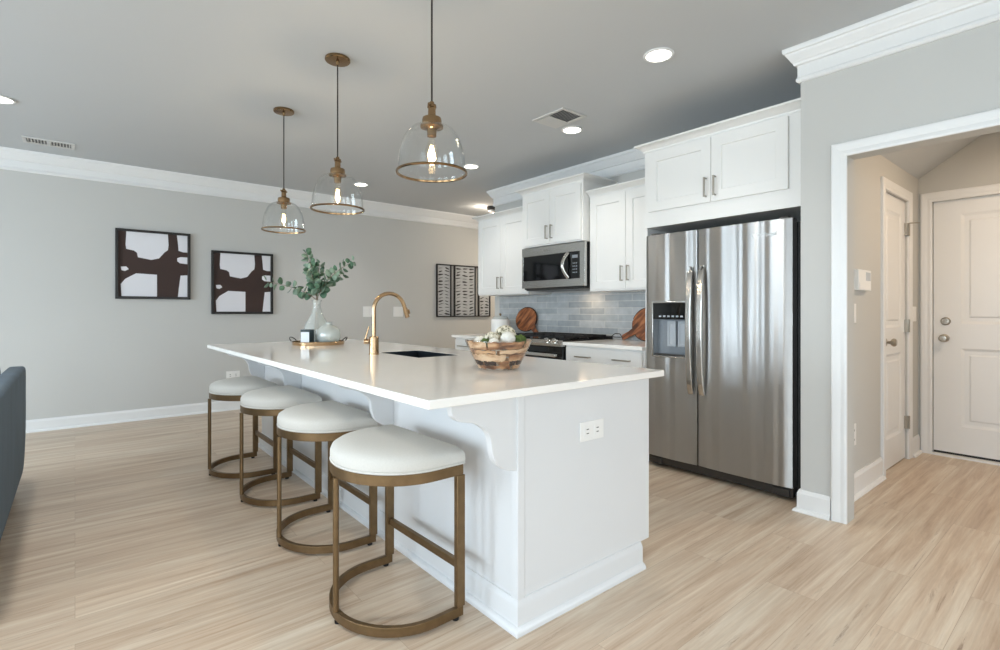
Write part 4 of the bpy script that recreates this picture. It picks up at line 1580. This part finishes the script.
# ------------------------------------------------------------------ wall art
SH = [
    [(.11, .0), (.70, .0), (.71, .17), (.70, .25), (.65, .29), (.57, .39), (.46, .42), (.27, .39), (.257, .32), (.216, .29), (.108, .27), (.10, .2)],
    [(.835, .0), (.995, .0), (.995, .27), (.93, .27), (.86, .25), (.85, .13)],
    [(.84, .37), (.89, .35), (.995, .35), (.995, .46), (.88, .45), (.84, .42)],
    [(.89, .65), (.995, .64), (.995, .995), (.85, .995), (.865, .85)],
    [(.243, .64), (.54, .65), (.54, .995), (.045, .995), (.035, .81), (.095, .73)],
    [(.035, .545), (.11, .54), (.143, .58), (.095, .61), (.045, .60)],
]


def art(label, x0, x1, z0, z1):
    a = thing('framed_print', label, 'wall art', ((x0 + x1) / 2, FY, z0), 'framed abstract prints')
    f = 0.026
    bm = B()
    yb, yf = FY - 0.0005, FY - 0.04
    for q in ((x0, x1, z0, z0 + f), (x0, x1, z1 - f, z1), (x0, x0 + f, z0 + f, z1 - f), (x1 - f, x1, z0 + f, z1 - f)):
        box(bm, q[0], q[1], yf, yb, q[2], q[3])
    obj('frame', bm, M['black'], a, smooth=False, bevel=0.002)
    bm = B()
    box(bm, x0 + f, x1 - f, FY - 0.018, FY - 0.012, z0 + f, z1 - f)
    n0 = len(bm.faces)
    w, h = x1 - x0 - 2 * f, z1 - z0 - 2 * f
    for s in SH:
        prism(bm, [(x * w, -y * h) for x, y in s], (x0 + f, FY - 0.0181, z1 - f), (1, 0, 0), (0, 0, 1), (0, -1, 0), 0.001)
    bm.faces.ensure_lookup_table()
    for i in range(n0, len(bm.faces)):
        bm.faces[i].material_index = 1
    obj('print', bm, [M['print_brown'], M['print_white']], a, smooth=False)


art('brown and white abstract print in black frame, higher and farther left', 0.331, 1.028, 1.332, 2.09)
art('brown and white abstract print in black frame, lower one behind the eucalyptus', 1.243, 1.935, 1.163, 1.92)

tp = thing('wall_panel_art', 'black framed three-panel wall art with rows of dark strokes', 'wall art', (4.92, FY, 1.105))
px = [(4.385, 4.66), (4.72, 5.15), (5.21, 5.46)]
z0, z1 = 1.105, 1.945
bm = B()
yb, yf = FY - 0.0005, FY - 0.03
for q in ((4.385, 5.46, z0, z0 + 0.018), (4.385, 5.46, z1 - 0.018, z1)):
    box(bm, q[0], q[1], yf, yb, q[2], q[3])
for a, b_ in px:
    for x in (a, b_ - 0.018):
        box(bm, x, x + 0.018, yf, yb, z0 + 0.018, z1 - 0.018)
obj('frame', bm, M['black'], tp, smooth=False)
rnd = random.Random(4)
for (a, b_), nc in zip(px, (2, 3, 2)):
    bm = B()
    box(bm, a + 0.018, b_ - 0.018, FY - 0.016, FY - 0.010, z0 + 0.018, z1 - 0.018)
    n0 = len(bm.faces)
    w = b_ - a - 0.036
    for c in range(nc):
        for r in range(15):
            cx = a + 0.018 + w * (c + 0.5) / nc
            cz = z0 + 0.045 + r * 0.0525 + rnd.uniform(-0.006, 0.006)
            lw = w / nc * rnd.uniform(0.30, 0.5)
            cx += w / nc * rnd.uniform(-0.05, 0.05)
            s = 1 if c % 2 == 0 else -1
            tl = s * rnd.uniform(-0.004, 0.016)
            hh = rnd.uniform(0.004, 0.015)
            pl = [(-lw, -tl), (-lw * 0.4, hh - tl * 0.4), (lw * 0.5, hh * 0.7 + tl * 0.5), (lw, tl), (lw * 0.3, -hh * 0.8 + tl * 0.3), (-lw * 0.5, -hh - tl * 0.5)]
            prism(bm, pl, (cx, FY - 0.0161, cz), (1, 0, 0), (0, 0, 1), (0, -1, 0), 0.004)
    bm.faces.ensure_lookup_table()
    for i in range(n0, len(bm.faces)):
        bm.faces[i].material_index = 1
    obj('panel', bm, [M['panel_white'], M['panel_dark']], tp, smooth=False)

# ------------------------------------------------------------------ tray group on the island
TX, TY = 1.612, 4.39
tr = thing('round_tray', 'round brass-rimmed mirrored tray at the far end of the island', 'tray', (TX, TY, CZ))
bm = B()
lathe(bm, [(0.0, 0.0002), (0.203, 0.0002), (0.205, 0.004), (0.203, 0.009), (0.0, 0.009)], (TX, TY, CZ), 56)
obj('tray_base', bm, M['black_gloss'], tr)
bm = B()
lathe(bm, [(0.2035, 0.0002), (0.211, 0.0002), (0.214, 0.027), (0.211, 0.030), (0.207, 0.028), (0.2062, 0.006)], (TX, TY, CZ), 56, cap=False, closed=True)
obj('rim', bm, M['gold'], tr)
rdir = Vector((0.770, -0.638, 0))
fdir = Vector((0.638, 0.770, 0))
for s in (-1, 1):
    bm = B()
    c = Vector((TX, TY, CZ + 0.03)) + rdir * (0.213 * s)
    pts = []
    for i in range(13):
        a = PI * i / 12
        pts.append(c + fdir * (0.055 * math.cos(a)) + rdir * (s * 0.028 * math.sin(a)) + Vector((0, 0, 0.032 * math.sin(a))))
    tube(bm, pts, 0.0045, 8)
    obj('handle', bm, M['dark_steel'], tr)

zt = CZ + 0.0095
vx, vy = TX - 0.05 * 0.77 + 0.098 * 0.638, TY + 0.05 * 0.638 + 0.098 * 0.77
vs_ = tag(obj('glass_vase', B(), M['vase_glass'], None, (vx, vy, zt)), 'tall ribbed clear glass vase holding the eucalyptus', 'vase')
bm = B()
outp = [(0.0, 0.0), (0.05, 0.0), (0.078, 0.008), (0.102, 0.04), (0.111, 0.08), (0.108, 0.12), (0.094, 0.165), (0.070, 0.21), (0.049, 0.25), (0.038, 0.285), (0.033, 0.32), (0.034, 0.35), (0.042, 0.372)]
fin = []
for (r0, q0), (r1, q1) in zip(outp, outp[1:]):
    for t_ in range(4):
        fin.append((r0 + (r1 - r0) * t_ / 4, q0 + (q1 - q0) * t_ / 4))
fin.append(outp[-1])
rib = [(r + (0.0022 * math.sin(q * 2 * PI / 0.022) if 0.01 < q < 0.33 else 0), q) for r, q in fin]
inn = [(max(0.0, r - 0.004), q + 0.004 if q < 0.05 else q) for r, q in reversed(fin)]
lathe(bm, rib + inn, (0, 0, 0), 44, cap=False)
bm.to_mesh(vs_.data)
bm.free()
for p_ in vs_.data.polygons:
    p_.use_smooth = True

# eucalyptus branches: tips given as (right, deep, height) about the vase mouth
tips = [
    ((-0.42, -0.05, 1.455), 11, 'longest eucalyptus branch reaching left across the framed print'),
    ((-0.125, 0.08, 1.715), 14, 'tallest upright eucalyptus branch in the vase'),
    ((0.325, -0.02, 1.63), 14, 'eucalyptus branch reaching farthest right from the vase'),
    ((0.19, 0.10, 1.535), 9, 'short eucalyptus branch leaning right below the longest right one'),
    ((-0.02, -0.12, 1.56), 13, 'eucalyptus branch with dense leaves at the front of the vase'),
    ((-0.02, 0.12, 1.62), 11, 'eucalyptus branch rising close beside the tallest one'),
]
for bi, (tip, nl, lb) in enumerate(tips):
    br = thing('eucalyptus_branch', lb, 'plant', (vx, vy, zt + 0.05), 'eucalyptus branches in the glass vase')
    mouth = Vector((vx, vy, zt + 0.36))
    start = Vector((vx, vy, zt + 0.02)) + rdir * (0.02 * (-1) ** bi * (0.5 + bi * 0.2)) + fdir * (0.018 * math.cos(bi * 2.1))
    end = Vector((vx, vy, 0)) + rdir * tip[0] + fdir * tip[1] + Vector((0, 0, tip[2]))
    m2 = mouth + Vector((0.007 * math.cos(bi * 1.05), 0.007 * math.sin(bi * 1.05), 0.0))
    pts = []
    for i in range(21):
        t_ = i / 20
        if t_ < 0.25:
            p = start.lerp(m2, t_ / 0.25)
        else:
            q = (t_ - 0.25) / 0.75
            ctrl = m2 + Vector((0, 0, 0.45 * (end.z - m2.z))) + (end - m2) * 0.22
            p = m2.lerp(ctrl, q).lerp(ctrl.lerp(end, q), q)
        pts.append(p)
    bm = B()
    tube(bm, pts, [0.0042 - 0.0027 * i / 20 for i in range(21)], 7)
    st = obj('stem', bm, M['stem'], br)
    bm = B()
    rnd = random.Random(20 + bi)
    n0 = 7 if bi in (0, 2) else 6
    for k_ in range(nl * 2 + 1):
        t_ = (n0 + 1 + (20 - n0 - 1) * k_ / (nl * 2)) / 20
        i = min(19, int(t_ * 20))
        p = pts[i].lerp(pts[i + 1], t_ * 20 - i)
        tan = (pts[i + 1] - pts[i]).normalized()
        side = tan.cross(Vector((0.3, 0.2, 1))).normalized()
        ang = k_ * 2.2 + rnd.uniform(-0.5, 0.5)
        out = (Matrix.Rotation(ang, 3, tan) @ side).normalized()
        ld = (out * 0.9 + tan * rnd.uniform(0.2, 0.6) + Vector((0, 0, rnd.uniform(-0.15, 0.25)))).normalized()
        ln = rnd.uniform(0.062, 0.088) * (1.0 - 0.3 * k_ / (nl * 2))
        wv = ld.cross(Vector((rnd.uniform(-1, 1), rnd.uniform(-1, 1), rnd.uniform(-0.4, 0.4)))).normalized()
        nv = ld.cross(wv).normalized()
        base = p + ld * 0.008
        shp = [(0, 0.0), (0.12, 0.22), (0.35, 0.40), (0.6, 0.43), (0.82, 0.30), (0.96, 0.10), (1.0, 0.0)]
        ctr, lf, rt = [], [], []
        for a, w in shp:
            bend = nv * (-0.16 * ln * a * a)
            ctr.append(bm.verts.new(base + ld * (a * ln) + bend))
            if 0 < w:
                lf.append(bm.verts.new(base + ld * (a * ln) + wv * (w * ln) + bend + nv * (0.09 * ln * w * 2)))
                rt.append(bm.verts.new(base + ld * (a * ln) - wv * (w * ln) + bend + nv * (0.09 * ln * w * 2)))
        fs = []
        for sd in (lf, rt):
            fs.append(bm.faces.new((ctr[0], ctr[1], sd[0])))
            for q in range(4):
                fs.append(bm.faces.new((ctr[q + 1], ctr[q + 2], sd[q + 1], sd[q])))
            fs.append(bm.faces.new((ctr[5], ctr[6], sd[4])))
        if rnd.random() < 0.4:
            for f in fs:
                f.material_index = 1
    o = obj('leaves', bm, [M['leaf'], M['leaf2']], br, angle=60)
    sd_ = o.modifiers.new('thick', 'SOLIDIFY')
    sd_.thickness = 0.0009

# round pearl vase
ox, oy = TX + 0.105 * 0.77 - 0.055 * 0.638, TY - 0.105 * 0.638 - 0.055 * 0.77
bm = B()
op = [(0.0, 0.0), (0.05, 0.0), (0.078, 0.012), (0.096, 0.045), (0.099, 0.078), (0.090, 0.118), (0.06, 0.148), (0.032, 0.160), (0.024, 0.168), (0.026, 0.178), (0.034, 0.184)]
lathe(bm, op + [(max(0, r - 0.004), q + (0.004 if q < 0.03 else 0)) for r, q in reversed(op)], (ox, oy, zt), 40, cap=False)
tag(obj('round_vase', bm, M['pearl_glass'], None, (ox, oy, zt), angle=60), 'squat round iridescent glass vase on the tray', 'vase')

# small boxed candle
bxx, bxy = TX - 0.052 * 0.77 - 0.122 * 0.638, TY + 0.052 * 0.638 - 0.122 * 0.77
cb = thing('boxed_candle', 'small dark teal box with a white face at the front of the tray', 'box', (bxx, bxy, zt))
hb = 0.040
cb.rotation_euler = (0, 0, math.radians(45))
obj('box', bx(bxx - hb, bxx + hb, bxy - hb, bxy + hb, zt, zt + 0.122), M['teal_box'], cb, smooth=False, bevel=0.002)
obj('white_face', bx(bxx - hb - 0.0012, bxx - hb - 0.0001, bxy - hb + 0.004, bxy + hb - 0.004, zt + 0.006, zt + 0.102), M['white_card'], cb, smooth=False)

# ------------------------------------------------------------------ bowl with decorative balls
WX, WY = 1.622, 1.97
bw = thing('wood_resin_bowl', 'tapered bowl of root wood set in clear resin', 'bowl', (WX, WY, CZ))
bm = B()
lathe(bm, [(0.0, 0.0002), (0.098, 0.0002), (0.102, 0.004), (0.138, 0.076), (0.168, 0.140), (0.166, 0.146), (0.158, 0.146), (0.129, 0.080), (0.092, 0.014), (0.0, 0.012)], (WX, WY, CZ), 24, cap=False)
obj('resin_shell', bm, M['resin'], bw, angle=60)
# wood slabs embedded in the wall of the bowl
rnd = random.Random(3)


def wall_piece(bm, a0, a1, h0, h1, wob=0.006):
    n = max(3, int((a1 - a0) / 0.12))
    rows = []
    for k_ in (0, 1):
        row = []
        for i in range(n + 1):
            a = a0 + (a1 - a0) * i / n
            h = (h0 if k_ == 0 else h1) + rnd.uniform(-wob, wob)
            h = min(0.142, max(0.006, h))
            ro = 0.1005 + h * 0.466 - 0.003
            ri = ro - 0.0055
            row.append((bm.verts.new((WX + ro * math.cos(a), WY + ro * math.sin(a), CZ + h)), bm.verts.new((WX + ri * math.cos(a), WY + ri * math.sin(a), CZ + h))))
        rows.append(row)
    for i in range(n):
        A, Bq, C_, D_ = rows[0][i], rows[0][i + 1], rows[1][i + 1], rows[1][i]
        bm.faces.new((A[0], Bq[0], C_[0], D_[0]))
        bm.faces.new((A[1], D_[1], C_[1], Bq[1]))
        bm.faces.new((A[0], A[1], Bq[1], Bq[0]))
        bm.faces.new((D_[0], C_[0], C_[1], D_[1]))
    for i in (0, n):
        A, D_ = rows[0][i], rows[1][i]
        bm.faces.new((A[0], D_[0], D_[1], A[1]))


for row, (h0, h1, step) in enumerate(((0.008, 0.024, 1.3), (0.024, 0.045, 0.55), (0.047, 0.078, 1.5), (0.083, 0.100, 2.0), (0.104, 0.140, 1.1))):
    a = row * 0.7
    end = a + 2 * PI
    while a < end - 0.12:
        b_ = min(end, a + step * rnd.uniform(0.7, 1.3))
        bm = B()
        wall_piece(bm, a, b_ - rnd.uniform(0.05, 0.16), h0, h1, 0.004)
        pc = obj('wood_slice', bm, M['bark'] if (row == 1 and rnd.random() < 0.6) else (M['bowl_wood'] if rnd.random() < 0.6 else M['pale_wood']), bw)
        a = b_
# balls
R3 = lambda r, d, z: (WX + 0.77 * r + 0.638 * d, WY - 0.638 * r + 0.770 * d, CZ + z)


def bumpy(c, r, amp, freq, sub=4, sc=(1, 1, 1), seed=0):
    bm = B()
    vs2 = sphere(bm, (0, 0, 0), r, sub)
    from mathutils import noise
    for v in vs2:
        d = v.co.normalized()
        v.co = d * (r + amp * noise.noise(d * freq + Vector((seed, 0, 0))))
        v.co = Vector((v.co.x * sc[0], v.co.y * sc[1], v.co.z * sc[2])) + Vector(c)
    return bm


def ball(name, label, r_, d_, z_, rad, amp, freq, m_, sc=(1, 1, 1), seed=0, group='decorative balls in the bowl', cat='ornament'):
    c = R3(r_, d_, z_)
    o = obj(name, bumpy(c, rad, amp, freq, 4, sc, seed), m_, None, c, angle=180)
    tag(o, label, cat, group)


ball('decorative_ball', 'large speckled cream ball at the back of the bowl', 0.034, 0.058, 0.158, 0.055, 0.008, 16, M['speckle'])
ball('decorative_ball', 'round white petal ball at the front of the bowl', 0.046, -0.044, 0.148, 0.036, 0.008, 16, M['cotton'], seed=3)
ball('decorative_ball', 'small white ball low in the middle of the bowl', -0.022, -0.078, 0.128, 0.027, 0.005, 18, M['cotton'], seed=6)
ball('decorative_ball', 'pale flattened white ball at the left of the bowl', -0.090, 0.018, 0.130, 0.035, 0.008, 14, M['cotton'], (1, 1, 0.8), 8)
ball('decorative_ball', 'smaller speckled cream ball left of the large speckled one', -0.034, 0.000, 0.148, 0.038, 0.010, 15, M['speckle'], (1, 1, 0.85), 11)
ball('moss_ball', 'bright green moss clump at the right of the bowl', 0.105, -0.010, 0.141, 0.029, 0.018, 16, M['moss'], (1, 1, 0.85), 2, None, 'moss')
ball('moss_ball', 'dark green moss tuft between the white balls', -0.062, -0.050, 0.132, 0.024, 0.016, 18, M['moss'], (1, 1, 0.8), 5, None, 'moss')

# ------------------------------------------------------------------ counter items


def cutting_board(label, yc, zc, ry, rz, hang, hl, loop):
    """round board leaning on the tile; hang = direction angle of the handle in the y-z plane"""
    root = thing('cutting_board', label, 'cutting board', (KX - 0.055, yc, 0.9145), 'round wooden cutting boards')
    ca, sa = math.cos(hang), math.sin(hang)
    lean = 0.17
    n = 40
    ol = []
    hw = 0.028
    for i in range(n + 1):
        a = hang + 0.22 + (2 * PI - 0.44) * i / n
        ol.append((ry * math.cos(a), rz * math.sin(a)))
    px_, py_ = -sa, ca
    e = 1.0
    rr_ = (ry + rz) / 2
    tipc = (ca * (rr_ + hl), sa * (rr_ + hl))
    for s, q in ((-1, 0.35), (-1, 0.85), (-0.6, 1.0), (0.6, 1.0), (1, 0.85), (1, 0.35)):
        ol.append((ca * (rr_ + hl * q) + px_ * hw * s, sa * (rr_ + hl * q) + py_ * hw * s))
    zmin = min(z for _, z in ol)

    def place(bm):
        # board plane: local y,z; lean back about the lower edge
        bm.transform(Matrix.Translation((KX - 0.0085 - 0.02 - math.sin(lean) * (rz - zmin), yc, 0.9185)) @ Matrix.Rotation(lean, 4, 'Y') @ Matrix.Translation((0, 0, -zmin)))
    bm = B()
    prism(bm, ol, (0, 0, 0), (0, 1, 0), (0, 0, 1), (1, 0, 0), 0.018)
    place(bm)
    obj('board', bm, M['board'], root, bevel=0.003)
    bm = B()
    tube(bm, [(0.009, y * 1.003, z * 1.003) for y, z in ol[:n + 1]], 0, rect=(0.006, 0.017))
    bmesh.ops.recalc_face_normals(bm, faces=bm.faces[:])
    place(bm)
    obj('bark_edge', bm, M['bark'], root)
    if loop:
        bm = B()
        t0 = Vector((-0.003, tipc[0] - ca * 0.012, tipc[1] - sa * 0.012))
        pts = [t0 + Vector((0, 0, 0)), t0 + Vector((-0.006, 0.03, 0.034)), t0 + Vector((-0.008, 0.085, 0.036)), t0 + Vector((-0.008, 0.125, 0.008)), t0 + Vector((-0.007, 0.09, 0.0)), t0 + Vector((-0.005, 0.03, 0.002))]
        tube(bm, pts, 0.0045, 8, closed=True)
        place(bm)
        obj('leather_loop', bm, M['leather'], root)
    return root


cutting_board('round striped wooden board leaning left of the range behind the bowl', 4.56, 1.07, 0.178, 0.142, math.radians(180 + 38), 0.12, False)
cutting_board('round wooden board with leather loop leaning beside the refrigerator', 2.86, 1.07, 0.165, 0.155, math.radians(-28), 0.15, True)

cn = thing('kitchen_canister', 'white ceramic canister with glass lid on the left counter', 'canister', (3.98, 4.80, 0.9145))
bm = B()
lathe(bm, [(0.0, 0.0), (0.105, 0.0), (0.112, 0.006), (0.115, 0.04), (0.115, 0.175), (0.111, 0.185), (0.104, 0.185), (0.104, 0.02), (0.0, 0.02)], (3.98, 4.80, 0.9145), 36, cap=False)
obj('jar', bm, M['ceramic'], cn)
bm = B()
lathe(bm, [(0.0, 0.2255), (0.075, 0.222), (0.09, 0.212), (0.098, 0.19), (0.106, 0.1895), (0.106, 0.1855), (0.0, 0.1855)], (3.98, 4.80, 0.9145), 36, cap=False)
ld = obj('lid', bm, M['pearl_glass'], cn)
bm = B()
lathe(bm, [(0.01, 0.2256), (0.008, 0.235), (0.016, 0.245), (0.012, 0.256), (0.0, 0.258)], (3.98, 4.80, 0.9145), 20)
obj('knob', bm, M['gold'], ld)

# ------------------------------------------------------------------ sofa at the left edge (seen from behind its far end)
sf = thing('sofa', 'slate blue velvet sofa at the left edge, seen from behind', 'sofa', (-0.75, 3.95, 0))


def rbox(name, a, material, parent, bev=0.05):
    return obj(name, bx(*a), material, parent, bevel=bev, seg=5, angle=60)


bm = B()
# backrest: profile in the y-z plane with rounded far bottom corner, extruded in x
Y0, Y1 = 2.7, 5.0
pr = [(Y0, 0.10), (Y1 - 0.33, 0.10)]
for i in range(1, 9):
    a = i / 8 * PI / 2
    pr.append((Y1 - 0.33 + 0.33 * math.sin(a), 0.10 + 0.36 * (1 - math.cos(a))))
pr += [(Y1, 0.74), (Y1 - 0.012, 0.79), (Y1 - 0.05, 0.81), (Y0 + 0.05, 0.81), (Y0, 0.76)]
prism(bm, pr, (-0.27, 0, 0), (0, 1, 0), (0, 0, 1), (-1, 0, 0), 0.095)
obj('backrest', bm, M['velvet'], sf, bevel=0.022, seg=4, angle=60)
rbox('seat_base', (-1.18, -0.3655, Y0 + 0.15, Y1 - 0.10, 0.10, 0.30), M['velvet'], sf, 0.03)
for y in (Y0 + 0.02,):
    rbox('armrest', (-1.2, -0.3655, y, y + 0.19, 0.14, 0.60), M['velvet'], sf, 0.05)
for k_ in range(2):
    y = Y0 + 0.215 + k_ * 1.02
    rbox('seat_cushion', (-1.2, -0.37, y, y + 1.01, 0.301, 0.45), M['velvet'], sf, 0.05)
for x, y in ((-0.318, Y0 + 0.12), (-0.318, Y1 - 0.40), (-1.12, Y0 + 0.12), (-1.12, Y1 - 0.30)):
    bm = B()
    lathe(bm, [(0.014, 0.0), (0.022, 0.0998), (0.0, 0.0999)], (x, y, 0), 16)
    obj('leg', bm, M['black'], sf)
bm = B()
vs2 = sphere(bm, (0, 0, 0), 1.0, 4)
for v in vs2:
    d = v.co
    p = 0.45
    v.co = Vector((math.copysign(abs(d.x) ** 0.9, d.x) * 0.085, math.copysign(abs(d.y) ** p, d.y) * 0.21, math.copysign(abs(d.z) ** p, d.z) * 0.21))
bm.transform(Matrix.Translation((-0.478, 4.72, 0.668)) @ Matrix.Rotation(0.10, 4, 'Y'))
tag(obj('throw_pillow', bm, M['dark_velvet'], None, (-0.478, 4.72, 0.47), angle=80), 'dark plum throw pillow on the slate sofa', 'cushion')
